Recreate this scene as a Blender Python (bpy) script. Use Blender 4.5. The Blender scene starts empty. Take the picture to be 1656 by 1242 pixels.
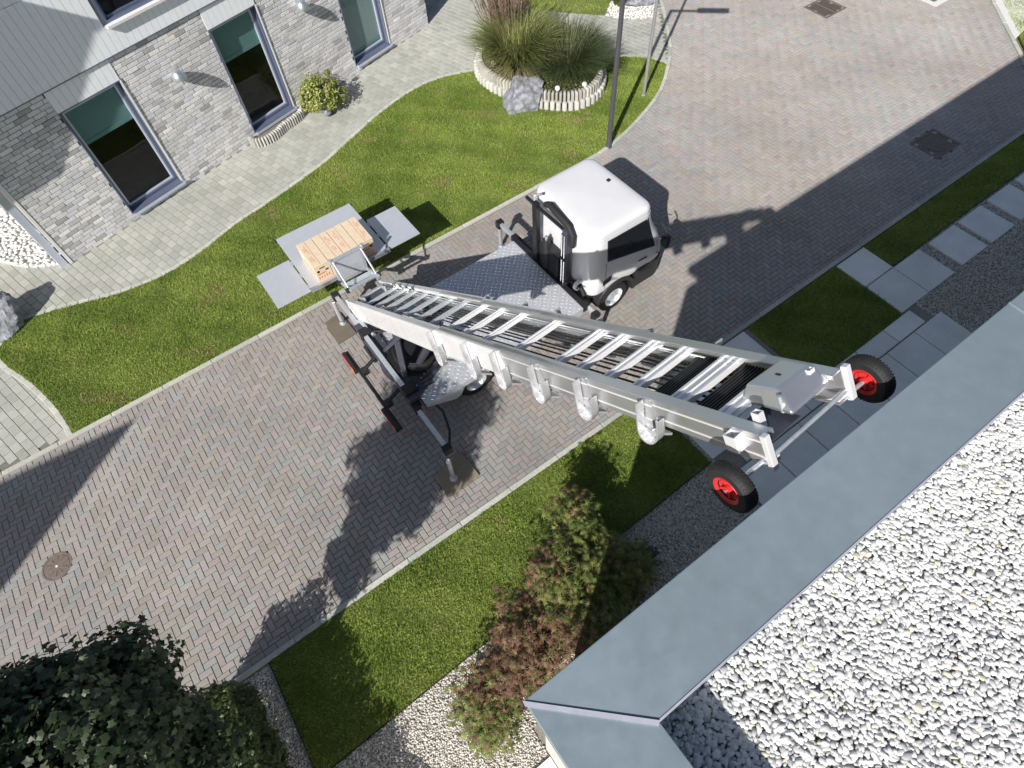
import bpy, bmesh, math, random
import numpy as np
from mathutils import Vector, Matrix

random.seed(7)
rng = np.random.default_rng(7)
SC = bpy.context.scene
COL = SC.collection

# ------------------------------------------------------------------ camera
CAM_H = 9.6
PITCH, ROLL, YAW = 1.0081537851382085, -0.09186332500643775, -0.5476290113899461
FPX = 993.826                      # focal length in pixels of a 1656 px wide picture


def camera_axes():
    d = np.array([0, math.cos(PITCH), -math.sin(PITCH)])
    r = np.array([1.0, 0, 0])
    u = np.cross(r, d)
    r2 = math.cos(ROLL) * r + math.sin(ROLL) * u
    u2 = -math.sin(ROLL) * r + math.cos(ROLL) * u
    c, s = math.cos(YAW), math.sin(YAW)
    Z = np.array([[c, -s, 0], [s, c, 0], [0, 0, 1]])
    return Z @ r2, Z @ u2, Z @ d


RX, UY, FW = camera_axes()
cam = bpy.data.cameras.new("camera")
cam.sensor_fit = 'HORIZONTAL'
cam.sensor_width = 36.0
cam.lens = 36.0 * FPX / 1656.0
cam.clip_start = 0.05
cam.clip_end = 600
cam_o = bpy.data.objects.new("camera", cam)
COL.objects.link(cam_o)
m = Matrix.Identity(4)
for i in range(3):
    m[i][0], m[i][1], m[i][2] = RX[i], UY[i], -FW[i]
m[2][3] = CAM_H
cam_o.matrix_world = m
SC.camera = cam_o


def to_px(P):
    """Which pieces lie in view (used only to choose how finely they are split)."""
    q = np.asarray(P, float) - np.array([0, 0, CAM_H])
    z = q @ FW
    z = np.where(np.abs(z) < 1e-6, 1e-6, z)
    return 828 + FPX * (q @ RX) / z, 621 - FPX * (q @ UY) / z, z


def in_view(P, mrg=0):
    x, y, z = to_px(P)
    return (z > 0) & (x > -mrg) & (x < 1656 + mrg) & (y > -mrg) & (y < 1242 + mrg)


# ------------------------------------------------------------------ sky, sun, exposure
SUN_AZ, SUN_EL = math.radians(33.2), math.radians(36.0)     # direction the shadows fall, height of the sun
W = bpy.data.worlds.new("World")
SC.world = W
W.use_nodes = True
wn = W.node_tree
sky = wn.nodes.new('ShaderNodeTexSky')
sky.sky_type = 'NISHITA'
sky.sun_disc = False
sky.sun_elevation = SUN_EL
sky.sun_rotation = math.radians(270) - SUN_AZ
sky.air_density = 1.0
sky.dust_density = 1.4
bg = wn.nodes['Background']
bg.inputs['Strength'].default_value = 0.066
wn.links.new(sky.outputs[0], bg.inputs[0])
sl = bpy.data.lights.new("sun", 'SUN')
sl.energy = 5.0
sl.angle = math.radians(0.53)
sl.color = (1.0, 0.955, 0.89)
so = bpy.data.objects.new("sun", sl)
COL.objects.link(so)
LDIR = Vector((math.cos(SUN_AZ) * math.cos(SUN_EL), math.sin(SUN_AZ) * math.cos(SUN_EL), -math.sin(SUN_EL)))
so.rotation_euler = LDIR.to_track_quat('-Z', 'Y').to_euler()
so.location = (-20, -13, 25)

SC.view_settings.view_transform = 'Standard'
SC.view_settings.look = 'None'
SC.view_settings.gamma = 1.0
SC.view_settings.exposure = 0.28
SC.view_settings.use_curve_mapping = False
SC.cycles.use_denoising = True
SC.cycles.max_bounces = 8
SC.cycles.transparent_max_bounces = 12


# ------------------------------------------------------------------ materials
def srgb(r, g, b):
    return tuple((c / 255 / 12.92) if c / 255 <= .04045 else ((c / 255 + .055) / 1.055) ** 2.4 for c in (r, g, b))


def pm(name, col, rough=.6, metal=0.0, var=.12, scale=6.0, bump=0.0, bscale=80.0, tint=False, spec=.5, coat=0.0,
       var2=0.0, scale2=.7, transl=0.0, rvar=0.0, streak=None):
    M = bpy.data.materials.new(name)
    M.use_nodes = True
    nt = M.node_tree
    N, Lk = nt.nodes, nt.links
    b = N['Principled BSDF']
    b.inputs['Roughness'].default_value = rough
    b.inputs['Metallic'].default_value = metal
    b.inputs['Specular IOR Level'].default_value = spec
    b.inputs['Coat Weight'].default_value = coat
    geo = N.new('ShaderNodeNewGeometry')
    pos = geo.outputs['Position']
    if streak:
        mp = N.new('ShaderNodeMapping')
        mp.inputs['Scale'].default_value = streak
        Lk.new(pos, mp.inputs[0])
        spos = mp.outputs[0]
    else:
        spos = pos

    def noise(sc, det, p=spos):
        n = N.new('ShaderNodeTexNoise')
        n.inputs['Scale'].default_value = sc
        n.inputs['Detail'].default_value = det
        Lk.new(p, n.inputs['Vector'])
        return n.outputs['Fac']

    def mrange(fac, lo, hi, f0=.25, f1=.75):
        r = N.new('ShaderNodeMapRange')
        r.inputs['From Min'].default_value = f0
        r.inputs['From Max'].default_value = f1
        r.inputs['To Min'].default_value = lo
        r.inputs['To Max'].default_value = hi
        Lk.new(fac, r.inputs['Value'])
        return r.outputs[0]

    def vmul(a, bb):
        v = N.new('ShaderNodeVectorMath')
        v.operation = 'MULTIPLY'
        Lk.new(a, v.inputs[0])
        Lk.new(bb, v.inputs[1])
        return v.outputs[0]
    c = N.new('ShaderNodeRGB')
    c.outputs[0].default_value = (*col, 1)
    cur = c.outputs[0]
    if tint:
        a = N.new('ShaderNodeAttribute')
        a.attribute_name = 'tint'
        cur = vmul(cur, a.outputs['Color'])
    if var:
        cur = vmul(cur, mrange(noise(scale, 4), 1 - var, 1 + var))
    if var2:
        cur = vmul(cur, mrange(noise(scale2, 3, pos), 1 - var2, 1 + var2))
    Lk.new(cur, b.inputs['Base Color'])
    if rvar:
        Lk.new(mrange(noise(scale * 1.7, 3), max(0.02, rough - rvar), min(1, rough + rvar)), b.inputs['Roughness'])
    if bump:
        bn = N.new('ShaderNodeBump')
        bn.inputs['Strength'].default_value = 1
        bn.inputs['Distance'].default_value = bump
        Lk.new(noise(bscale, 5), bn.inputs['Height'])
        Lk.new(bn.outputs[0], b.inputs['Normal'])
    if transl:
        t = N.new('ShaderNodeBsdfTranslucent')
        Lk.new(cur, t.inputs[0])
        mx = N.new('ShaderNodeMixShader')
        mx.inputs[0].default_value = transl
        Lk.new(b.outputs[0], mx.inputs[1])
        Lk.new(t.outputs[0], mx.inputs[2])
        Lk.new(mx.outputs[0], N['Material Output'].inputs[0])
    return M


def glass_mat(name, tintc=(.55, .6, .6), rough=.01):
    M = bpy.data.materials.new(name)
    M.use_nodes = True
    nt = M.node_tree
    N, Lk = nt.nodes, nt.links
    N.remove(N['Principled BSDF'])
    tr = N.new('ShaderNodeBsdfTransparent')
    tr.inputs[0].default_value = (*tintc, 1)
    gl = N.new('ShaderNodeBsdfGlossy')
    gl.inputs['Roughness'].default_value = rough
    fr = N.new('ShaderNodeFresnel')
    fr.inputs[0].default_value = 1.5
    mx = N.new('ShaderNodeMixShader')
    ge = N.new('ShaderNodeNewGeometry')                 # leaving the pane: no second reflection
    om = N.new('ShaderNodeMath')
    om.operation = 'SUBTRACT'
    om.inputs[0].default_value = 1
    Lk.new(ge.outputs['Backfacing'], om.inputs[1])
    mu = N.new('ShaderNodeMath')
    mu.operation = 'MULTIPLY'
    Lk.new(fr.outputs[0], mu.inputs[0])
    Lk.new(om.outputs[0], mu.inputs[1])
    Lk.new(mu.outputs[0], mx.inputs[0])
    Lk.new(tr.outputs[0], mx.inputs[1])
    Lk.new(gl.outputs[0], mx.inputs[2])
    Lk.new(mx.outputs[0], N['Material Output'].inputs[0])
    return M


MT = {}
MT['soil'] = pm('soil', (.10, .085, .06), .95, var=.3, scale=14, bump=.01)
MT['ground'] = pm('ground', (.16, .16, .11), .95, var=.3, scale=3)
MT['joint'] = pm('joint', (.11, .10, .09), .95, var=.35, scale=30)
MT['paver'] = pm('paver', (.93, .93, .93), .85, var=.16, scale=55, bump=.0016, bscale=240, tint=True, var2=.13, scale2=.45, spec=.35)
MT['path_joint'] = pm('path_joint', (.17, .17, .14), .95, var=.3, scale=30)
MT['path_paver'] = pm('path_paver', (.93, .93, .93), .88, var=.12, scale=45, bump=.0014, bscale=220, tint=True, var2=.10, scale2=.8, spec=.3)
MT['kerb'] = pm('kerb', (1, 1, 1), .9, var=.18, scale=35, bump=.002, bscale=180, tint=True, var2=.1, scale2=1.2, spec=.3)
MT['slab'] = pm('slab', (1, 1, 1), .8, var=.08, scale=40, bump=.0008, bscale=300, tint=True, var2=.12, scale2=1.5, spec=.35)
MT['grass'] = pm('grass', (1, 1, 1), .6, var=0, tint=True, transl=.25, spec=.25)
MT['grass_base'] = pm('grass_base', (.15, .18, .04), .95, var=.4, scale=22, bump=.01, bscale=60, var2=.25, scale2=1.3)
MT['pebble'] = pm('pebble', (1, 1, 1), .7, var=.12, scale=60, tint=True, spec=.35)
MT['bracket'] = pm('bracket', (.78, .78, .80), .26, metal=.65, var=.06, scale=6, rvar=.06)
MT['gravel_base'] = pm('gravel_base', (.30, .28, .245), .95, var=.4, scale=50, bump=.006, bscale=90)
MT['brick'] = pm('brick', (1, 1, 1), .9, var=.20, scale=38, bump=.003, bscale=120, tint=True, var2=.07, scale2=.9, spec=.25)
MT['mortar'] = pm('mortar', (.11, .105, .105), .95, var=.25, scale=40)
MT['siding'] = pm('siding', (.92, .94, .98), .55, var=.03, scale=12, var2=.03, scale2=.8, spec=.4)
MT['siding_back'] = pm('siding_back', (.28, .29, .32), .8, var=.1)
MT['win_frame'] = pm('win_frame', (.15, .18, .27), .38, metal=.35, var=.06, scale=9)
MT['win_sash'] = pm('win_sash', (.58, .63, .74), .35, metal=.3, var=.05)
MT['white_metal'] = pm('white_metal', (.80, .80, .80), .4, var=.04)
MT['glass'] = glass_mat('glass', (.86, .90, .90))
MT['blind'] = pm('blind', (.20, .34, .34), .8, var=.06, scale=20)
MT['curtain'] = pm('curtain', (.38, .45, .45), .85, var=.08, scale=14, streak=(6, 6, .3))
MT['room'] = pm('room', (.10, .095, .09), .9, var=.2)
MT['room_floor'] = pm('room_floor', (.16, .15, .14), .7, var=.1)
MT['steel'] = pm('steel', (.62, .68, .72), .3, metal=.8, var=.06, scale=12)
MT['zinc'] = pm('zinc', (.25, .31, .35), .46, metal=.35, var=.05, scale=9, var2=.08, scale2=1.3, rvar=.1, spec=.4)
MT['seam'] = pm('seam', (.72, .73, .80), .35, metal=.5, var=.08, scale=20)
MT['render_wall'] = pm('render_wall', (.62, .61, .58), .9, var=.06, scale=12, bump=.002, bscale=150)
MT['membrane'] = pm('membrane', (.30, .30, .29), .9, var=.2)
MT['paint'] = pm('paint', (.71, .715, .74), .2, var=.015, scale=5, var2=.03, scale2=1.5, coat=.5)
MT['black_plastic'] = pm('black_plastic', (.022, .022, .024), .5, var=.2, scale=25)
MT['rubber'] = pm('rubber', (.017, .017, .018), .7, var=.25, scale=40, bump=.002, bscale=90)
MT['dark_glass'] = pm('dark_glass', (.012, .014, .018), .05, var=0, spec=.7)
MT['black_steel'] = pm('black_steel', (.022, .022, .025), .42, metal=.2, var=.25, scale=18, rvar=.1)
MT['slate_steel'] = pm('slate_steel', (.075, .08, .105), .42, metal=.3, var=.15, scale=14, rvar=.1)
MT['galv'] = pm('galv', (.66, .70, .74), .34, metal=.6, var=.10, scale=26, rvar=.1)
MT['alu'] = pm('alu', (.70, .71, .73), .30, metal=.8, var=.05, scale=2.5, rvar=.05, var2=.08, scale2=1.1)
MT['alu_bright'] = pm('alu_bright', (.86, .86, .88), .3, metal=.32, var=.035, scale=3, rvar=.05, var2=.04, scale2=1.1)
MT['alu_matt'] = pm('alu_matt', (.60, .63, .69), .5, metal=.45, var=.04, scale=8)
MT['checker'] = pm('checker', (.56, .58, .62), .34, metal=.3, var=.08, scale=14, rvar=.12)
MT['checker_bump'] = pm('checker_bump', (.92, .92, .93), .16, metal=.6, var=.05, scale=14)
MT['chrome'] = pm('chrome', (.8, .8, .8), .08, metal=1, var=0)
MT['red_plastic'] = pm('red_plastic', (.62, .028, .03), .38, var=.1, scale=15)
MT['red_lens'] = pm('red_lens', (.55, .012, .03), .15, var=.1, scale=30, coat=.4)
MT['amber_lens'] = pm('amber_lens', (.75, .22, .02), .15, var=.1)
MT['carton'] = pm('carton', (.68, .55, .40), .85, var=.07, scale=18, var2=.05)
MT['print_red'] = pm('print_red', (.62, .15, .075), .8, var=.12, scale=40)
MT['print_black'] = pm('print_black', (.035, .03, .028), .8, var=.1)
MT['wood_pad'] = pm('wood_pad', (.24, .205, .14), .8, var=.15, scale=9, streak=(1, 6, 1))
MT['wood_pad_dark'] = pm('wood_pad_dark', (.15, .125, .10), .8, var=.15, scale=9, streak=(1, 6, 1))
MT['cast_iron'] = pm('cast_iron', (.20, .16, .135), .6, metal=.2, var=.3, scale=40, bump=.002, bscale=80)
MT['concrete'] = pm('concrete', (1, 1, 1), .9, var=.14, scale=30, bump=.002, bscale=130, tint=True, spec=.3)
MT['rock'] = pm('rock', (.23, .24, .27), .8, var=.6, scale=9, bump=.02, bscale=16, var2=.25, scale2=3.2)
MT['leaf'] = pm('leaf', (1, 1, 1), .45, var=0, tint=True, transl=.22, spec=.4)
MT['leaf_dull'] = pm('leaf_dull', (1, 1, 1), .6, var=0, tint=True, transl=.2, spec=.3)
MT['bark'] = pm('bark', (.11, .085, .065), .9, var=.35, scale=22, bump=.008, bscale=50)
MT['pole_dark'] = pm('pole_dark', (.115, .115, .125), .42, metal=.4, var=.08, scale=12)
MT['pole_light'] = pm('pole_light', (.42, .42, .44), .4, metal=.5, var=.08, scale=12)
MT['white_cover'] = pm('white_cover', (.70, .69, .66), .8, var=.1, scale=20)


# ------------------------------------------------------------------ mesh helpers
def setk(o, label=None, cat=None, group=None, kind=None):
    if label:
        o['label'] = label
    if cat:
        o['category'] = cat
    if group:
        o['group'] = group
    if kind:
        o['kind'] = kind
    return o


def thing(name, label, cat, loc=(0, 0, 0), group=None):
    o = bpy.data.objects.new(name, None)
    o.empty_display_size = .2
    o.location = loc
    COL.objects.link(o)
    return setk(o, label, cat, group)


def origin_of(parent):
    p = Vector((0, 0, 0))
    while parent is not None:
        p += parent.location
        parent = parent.parent
    return p


def link_mesh(name, me, parent=None):
    o = bpy.data.objects.new(name, me)
    COL.objects.link(o)
    if parent is not None:
        o.parent = parent
    return o


class MB:
    """Collects vertices and faces in world space; T is an optional local frame."""

    def __init__(s, T=None):
        s.v, s.f, s.T = [], [], T

    def add(s, vs, fs):
        n = len(s.v)
        s.v += [tuple(s.T @ Vector(v)) if s.T is not None else tuple(v) for v in vs]
        s.f += [tuple(i + n for i in f) for f in fs]
        return s

    def box(s, lo, hi):
        x0, y0, z0 = lo
        x1, y1, z1 = hi
        return s.add([(x0, y0, z0), (x1, y0, z0), (x1, y1, z0), (x0, y1, z0), (x0, y0, z1), (x1, y0, z1), (x1, y1, z1), (x0, y1, z1)],
                     [(0, 3, 2, 1), (4, 5, 6, 7), (0, 1, 5, 4), (1, 2, 6, 5), (2, 3, 7, 6), (3, 0, 4, 7)])

    def bar(s, p0, p1, w, h, up=(0, 0, 1)):
        p0, p1 = Vector(p0), Vector(p1)
        d = (p1 - p0).normalized()
        a = d.cross(Vector(up))
        if a.length < 1e-4:
            a = d.cross(Vector((1, 0, 0)))
        a = a.normalized() * (w / 2)
        b = a.normalized().cross(d) * (h / 2)
        q = [p + sx * a + sy * b for p in (p0, p1) for sx, sy in ((-1, -1), (1, -1), (1, 1), (-1, 1))]
        return s.add(q, [(0, 1, 2, 3), (7, 6, 5, 4), (0, 4, 5, 1), (1, 5, 6, 2), (2, 6, 7, 3), (3, 7, 4, 0)])

    def cyl(s, p0, p1, r0, r1=None, n=16, caps=True):
        r1 = r0 if r1 is None else r1
        p0, p1 = Vector(p0), Vector(p1)
        d = (p1 - p0).normalized()
        a = d.orthogonal().normalized()
        b = d.cross(a)
        vs = []
        for p, r in ((p0, r0), (p1, r1)):
            for i in range(n):
                t = 2 * math.pi * i / n
                vs.append(p + r * (math.cos(t) * a + math.sin(t) * b))
        fs = [(i, (i + 1) % n, n + (i + 1) % n, n + i) for i in range(n)]
        if caps:
            fs += [tuple(range(n - 1, -1, -1)), tuple(range(n, 2 * n))]
        return s.add(vs, fs)

    def tube(s, path, r, n=8, closed=False):
        P = [Vector(p) for p in path]
        k = len(P)
        rs = r if isinstance(r, (list, tuple)) else [r] * k
        vs = []
        prev = None
        for i, p in enumerate(P):
            a = P[(i + 1) % k] if (i < k - 1 or closed) else P[i]
            b = P[i - 1] if (i > 0 or closed) else P[i]
            d = (a - b).normalized()
            x = prev - d * prev.dot(d) if prev is not None else d.orthogonal()
            x.normalize()
            prev = x
            y = d.cross(x)
            for j in range(n):
                t = 2 * math.pi * j / n
                vs.append(p + rs[i] * (math.cos(t) * x + math.sin(t) * y))
        fs = []
        for i in range(k if closed else k - 1):
            for j in range(n):
                a, b = i * n + j, i * n + (j + 1) % n
                c, d = ((i + 1) % k) * n + (j + 1) % n, ((i + 1) % k) * n + j
                fs.append((a, b, c, d))
        if not closed:
            fs += [tuple(range(n - 1, -1, -1)), tuple((k - 1) * n + j for j in range(n))]
        return s.add(vs, fs)

    def prism(s, poly, off):
        """poly: 3D points of a planar outline, swept by vector off."""
        P = [Vector(p) for p in poly]
        o = Vector(off)
        n = len(P)
        return s.add(P + [p + o for p in P], [tuple(range(n - 1, -1, -1)), tuple(range(n, 2 * n))] +
                     [(i, (i + 1) % n, n + (i + 1) % n, n + i) for i in range(n)])

    def lathe(s, c, axis, prof, n=28):
        c = Vector(c)
        d = Vector(axis).normalized()
        a = d.orthogonal().normalized()
        b = d.cross(a)
        vs = []
        for r, h in prof:
            for i in range(n):
                t = 2 * math.pi * i / n
                vs.append(c + h * d + r * (math.cos(t) * a + math.sin(t) * b))
        fs = []
        for k in range(len(prof) - 1):
            for i in range(n):
                fs.append((k * n + i, k * n + (i + 1) % n, (k + 1) * n + (i + 1) % n, (k + 1) * n + i))
        return s.add(vs, fs)

    def loft(s, rings, cap=True):
        n = len(rings[0])
        vs = [p for r in rings for p in r]
        fs = []
        for k in range(len(rings) - 1):
            for i in range(n):
                fs.append((k * n + i, k * n + (i + 1) % n, (k + 1) * n + (i + 1) % n, (k + 1) * n + i))
        if cap:
            fs += [tuple(range(n - 1, -1, -1)), tuple((len(rings) - 1) * n + i for i in range(n))]
        return s.add(vs, fs)

    def build(s, name, mat, parent=None, smooth=False, bevel=0.0, kind=None, tint=None):
        o0 = origin_of(parent)
        me = bpy.data.meshes.new(name)
        me.from_pydata([(a - o0.x, b - o0.y, c - o0.z) for a, b, c in s.v], [], s.f)
        me.validate()
        bm = bmesh.new()
        bm.from_mesh(me)
        bmesh.ops.recalc_face_normals(bm, faces=bm.faces)
        bm.to_mesh(me)
        bm.free()
        me.materials.append(MT[mat])
        if smooth:
            me.polygons.foreach_set('use_smooth', [True] * len(me.polygons))
            try:
                me.set_sharp_from_angle(angle=math.radians(38))
            except Exception:
                pass
        if tint is not None:
            at = me.attributes.new('tint', 'FLOAT_COLOR', 'POINT')
            at.data.foreach_set('color', list((*tint, 1.0)) * len(me.vertices))
        o = link_mesh(name, me, parent)
        if bevel:
            md = o.modifiers.new('bevel', 'BEVEL')
            md.width = bevel
            md.segments = 2
            md.limit_method = 'ANGLE'
            md.angle_limit = math.radians(40)
        if kind:
            o['kind'] = kind
        return o


def np_mesh(name, V, F, mat, parent=None, tint=None, smooth=False, kind=None):
    """V (n,3) world coords, F (m,k) equal-sided faces, tint (n,3)."""
    o0 = origin_of(parent)
    V = np.asarray(V, np.float32) - np.array(o0, np.float32)
    F = np.asarray(F, np.int32)
    me = bpy.data.meshes.new(name)
    me.vertices.add(len(V))
    me.vertices.foreach_set('co', V.ravel())
    k = F.shape[1]
    me.loops.add(F.size)
    me.loops.foreach_set('vertex_index', F.ravel())
    me.polygons.add(len(F))
    me.polygons.foreach_set('loop_start', np.arange(0, F.size, k, dtype=np.int32))
    me.polygons.foreach_set('loop_total', np.full(len(F), k, np.int32))
    me.polygons.foreach_set('use_smooth', np.full(len(F), bool(smooth)))
    me.update(calc_edges=True)
    me.materials.append(MT[mat])
    if tint is not None:
        at = me.attributes.new('tint', 'FLOAT_COLOR', 'POINT')
        at.data.foreach_set('color', np.concatenate([tint, np.ones((len(V), 1))], 1).astype(np.float32).ravel())
    o = link_mesh(name, me, parent)
    if kind:
        o['kind'] = kind
    return o


def inside(poly, X, Y):
    poly = np.asarray(poly, float)
    r = np.zeros(X.shape, bool)
    n = len(poly)
    j = n - 1
    for i in range(n):
        xi, yi = poly[i]
        xj, yj = poly[j]
        c = ((yi > Y) != (yj > Y)) & (X < (xj - xi) * (Y - yi) / (yj - yi + 1e-12) + xi)
        r ^= c
        j = i
    return r


def sheet(name, poly, z, mat, parent=None, kind='structure', th=0.0):
    mb = MB()
    if th:
        mb.prism([(x, y, z - th) for x, y in poly], (0, 0, th))
    else:
        mb.add([(x, y, z) for x, y in poly], [tuple(range(len(poly)))])
    o = mb.build(name, mat, parent)
    if kind:
        o['kind'] = kind
    return o


def spline(pts, n=6, closed=False):
    """Catmull-Rom through 2D points."""
    P = [np.array(p, float) for p in pts]
    k = len(P)
    out = []
    rngk = range(k) if closed else range(k - 1)
    for i in rngk:
        p1, p2 = P[i], P[(i + 1) % k]
        p0 = P[i - 1] if (i > 0 or closed) else p1
        p3 = P[(i + 2) % k] if (i + 2 < k or closed) else p2
        for t in np.linspace(0, 1, n, endpoint=False):
            out.append(.5 * ((2 * p1) + (-p0 + p2) * t + (2 * p0 - 5 * p1 + 4 * p2 - p3) * t * t + (-p0 + 3 * p1 - 3 * p2 + p3) * t ** 3))
    if not closed:
        out.append(P[-1])
    return [tuple(map(float, p)) for p in out]


def resample(pts, step, closed=False):
    P = np.array(pts + ([pts[0]] if closed else []), float)
    d = np.r_[0, np.cumsum(np.hypot(*np.diff(P, axis=0).T))]
    n = max(1, int(round(d[-1] / step)))
    t = np.linspace(0, d[-1], n + 1)
    return [(float(np.interp(x, d, P[:, 0])), float(np.interp(x, d, P[:, 1]))) for x in t]


# chamfered blocks laid on a surface: frame (o,ex,ey,ez), rects (n,4) = u0,v0,u1,v1, thickness h
def block_arrays(rects, h, cham, frame, jit=.001):
    o, ex, ey, ez = [np.asarray(a, float) for a in frame]
    R = np.asarray(rects, float)
    n = len(R)
    H = h + rng.normal(0, jit, n)
    tl = rng.normal(0, jit * .7, (n, 2))
    vs = []
    for ins, hh in ((0, 0.0), (0, -cham * .8), (cham, 0.0)):
        for cx, cy in ((0, 0), (1, 0), (1, 1), (0, 1)):
            u = np.where(cx, R[:, 2] - ins, R[:, 0] + ins)
            v = np.where(cy, R[:, 3] - ins, R[:, 1] + ins)
            if ins == 0 and hh == 0.0:
                w = np.zeros(n)
            else:
                w = H + hh + tl[:, 0] * (cx * 2 - 1) + tl[:, 1] * (cy * 2 - 1)
            vs.append(o + u[:, None] * ex + v[:, None] * ey + w[:, None] * ez)
    V = np.stack(vs, 1)                       # n,12,3
    q = [(8, 9, 10, 11)]
    for i in range(4):
        j = (i + 1) % 4
        q += [(4 + i, 4 + j, 8 + j, 8 + i), (i, j, 4 + j, 4 + i)]
    F = (np.array(q)[None] + (np.arange(n) * 12)[:, None, None]).reshape(-1, 4)
    return V, F


def lay_blocks(name, rects, cols, h, cham, frame, mat, parent, limit=300, jit=.001, rest='stuff'):
    """The pieces that show largest become objects of their own, the rest one joined part."""
    R = np.asarray(rects, float)
    cols = np.asarray(cols, float)
    o, ex, ey, ez = [np.asarray(a, float) for a in frame]
    cen = o + ((R[:, 0] + R[:, 2]) / 2)[:, None] * ex + ((R[:, 1] + R[:, 3]) / 2)[:, None] * ey
    d = np.linalg.norm(cen - np.array([0, 0, CAM_H]), axis=1)
    vis = in_view(cen, -6)
    key = np.where(vis, d, 1e6 + d)
    order = np.argsort(key)
    near = order[:limit]
    near = near[key[near] < 1e6]
    far = np.setdiff1d(np.arange(len(R)), near)
    if len(far):
        V, F = block_arrays(R[far], h, cham, frame, jit)
        np_mesh(name + 's', V.reshape(-1, 3), F, mat, parent, np.repeat(cols[far], 12, 0), kind=rest)
    org = np.array(origin_of(parent))
    for i in near:
        V, F = block_arrays(R[i:i + 1], h, cham, (cen[i] * 0, ex, ey, ez), jit)
        c = np.array([(R[i, 0] + R[i, 2]) / 2, (R[i, 1] + R[i, 3]) / 2])
        off = c[0] * ex + c[1] * ey
        me = bpy.data.meshes.new(name)
        me.from_pydata([tuple(p) for p in (V[0] - off)], [], [tuple(int(k) for k in f) for f in F])
        me.materials.append(MT[mat])
        at = me.attributes.new('tint', 'FLOAT_COLOR', 'POINT')
        at.data.foreach_set('color', list((*map(float, cols[i]), 1.0)) * 12)
        ob = link_mesh(name, me, parent)
        ob.location = tuple(cen[i] - org)


# ================================================================== THE SETTING: ground, road, path, lawns
def wob(x, y, f=1.0, ph=0.0):
    """smooth value in about -1..1, for patchy colour of laid stones and turf"""
    return (np.sin(1.7 * f * x + 1.3 * np.sin(.9 * f * y + ph) + ph) + np.sin(1.1 * f * y - 1.9 * np.sin(.7 * f * x + 2 * ph)) +
            np.sin(2.9 * f * (x + y) * .6 + 3 * ph)) / 3


sheet('ground', [(-150, -150), (150, -150), (150, 150), (-150, 150)], -.06, 'ground')

KERB_N, KERB_S = 9.08, 3.52          # road faces of the two kerbs
CURVE = spline([(8.6, 9.10), (9.4, 9.24), (10.35, 9.54), (11.4, 10.0), (12.3, 10.66), (13.0, 11.3), (13.76, 12.26), (14.57, 13.37), (15.4, 14.8), (16.2, 16.5)], 5)
RIGHT = [(17.75, 3.55), (19.06, 4.9), (21.39, 7.32), (24.0, 10.0), (26, 12.1)]
ROAD = [(-11, KERB_S), (17.75, KERB_S + .03)] + RIGHT[1:] + [(24, 18)] + CURVE[::-1] + [(-11, KERB_N)]
road = sheet('road', ROAD, 0.0, 'joint')

A = .1
xs = np.arange(int(-9.0 / A), int(24.5 / A))
ys = np.arange(int(3.4 / A), int(15.5 / A))
gx, gy = np.meshgrid(xs, ys, indexing='ij')
t = (gx - gy) % 4
G = .0042
rects, hor = [], []
for k, dx, dy in ((0, 2, 1), (3, 1, 2)):
    mk = t == k
    x0, y0 = gx[mk] * A, gy[mk] * A
    rects.append(np.stack([x0 + G, y0 + G, x0 + dx * A - G, y0 + dy * A - G], 1))
rects = np.concatenate(rects)
cx, cy = (rects[:, 0] + rects[:, 2]) / 2, (rects[:, 1] + rects[:, 3]) / 2
anyc = inside(ROAD, rects[:, 0], rects[:, 1]) | inside(ROAD, rects[:, 2], rects[:, 1]) | inside(ROAD, rects[:, 0], rects[:, 3]) | inside(ROAD, rects[:, 2], rects[:, 3])
keep = anyc & (rects[:, 3] > KERB_S + .14) & (cx < 21.2 + (cy - 7.1)) & in_view(np.stack([cx, cy, cx * 0], 1), 60)
for (bx, by, hw, hh) in ((-4.71, 6.83, .22, .22), (14.80, 4.50, .45, .37), (17.70, 10.0, .45, .42), (20.36, 8.42, .38, .38)):
    keep &= ~((np.abs(cx - bx) < hw - .06) & (np.abs(cy - by) < hh - .06))
rects = rects[keep]
cx, cy = cx[keep], cy[keep]
# header course along the south kerb
hx = np.arange(-5.5, 17.5, .2)
hd = np.stack([hx + G, np.full_like(hx, KERB_S + .012), hx + .2 - G, np.full_like(hx, KERB_S + .108)], 1)
hd = hd[in_view(np.stack([hx, hx * 0 + 3.6, hx * 0], 1), 30)]
rects[:, 1] = np.maximum(rects[:, 1], KERB_S + .117)
rects[:, 3] = np.minimum(rects[:, 3], np.where(cx < 8.3, KERB_N - .006, 99))
rects = np.concatenate([rects[(rects[:, 3] - rects[:, 1]) > .025], hd])
cx, cy = (rects[:, 0] + rects[:, 2]) / 2, (rects[:, 1] + rects[:, 3]) / 2
pal = np.array([(.335, .305, .278), (.340, .303, .296), (.308, .308, .302), (.320, .315, .292), (.328, .296, .266)])
gr = .5 + .9 * wob(cx, cy, .55, .6)
pr = np.stack([1.3 - gr, .75 + 0 * gr, np.clip(gr, .12, 2) * 1.2, .25 + .2 * gr, .45 - .25 * gr], 1).clip(.04)
pr /= pr.sum(1, keepdims=True)
ch = (rng.random((len(cx), 1)) > np.cumsum(pr, 1)).sum(1).clip(0, 4)
cols = pal[ch] * (1 + rng.normal(0, .045, (len(cx), 1))) * (1 + .05 * wob(cx, cy, 2.1, 2.) + .26 * np.clip((cx - 5) / 9, 0, 1))[:, None]  # paler towards the right end, painting in the brighter sunlit look there
lay_blocks('paving_brick', rects, cols, .014, .006, ((0, 0, 0), (1, 0, 0), (0, 1, 0), (0, 0, 1)), 'paver', road, 300)


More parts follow.
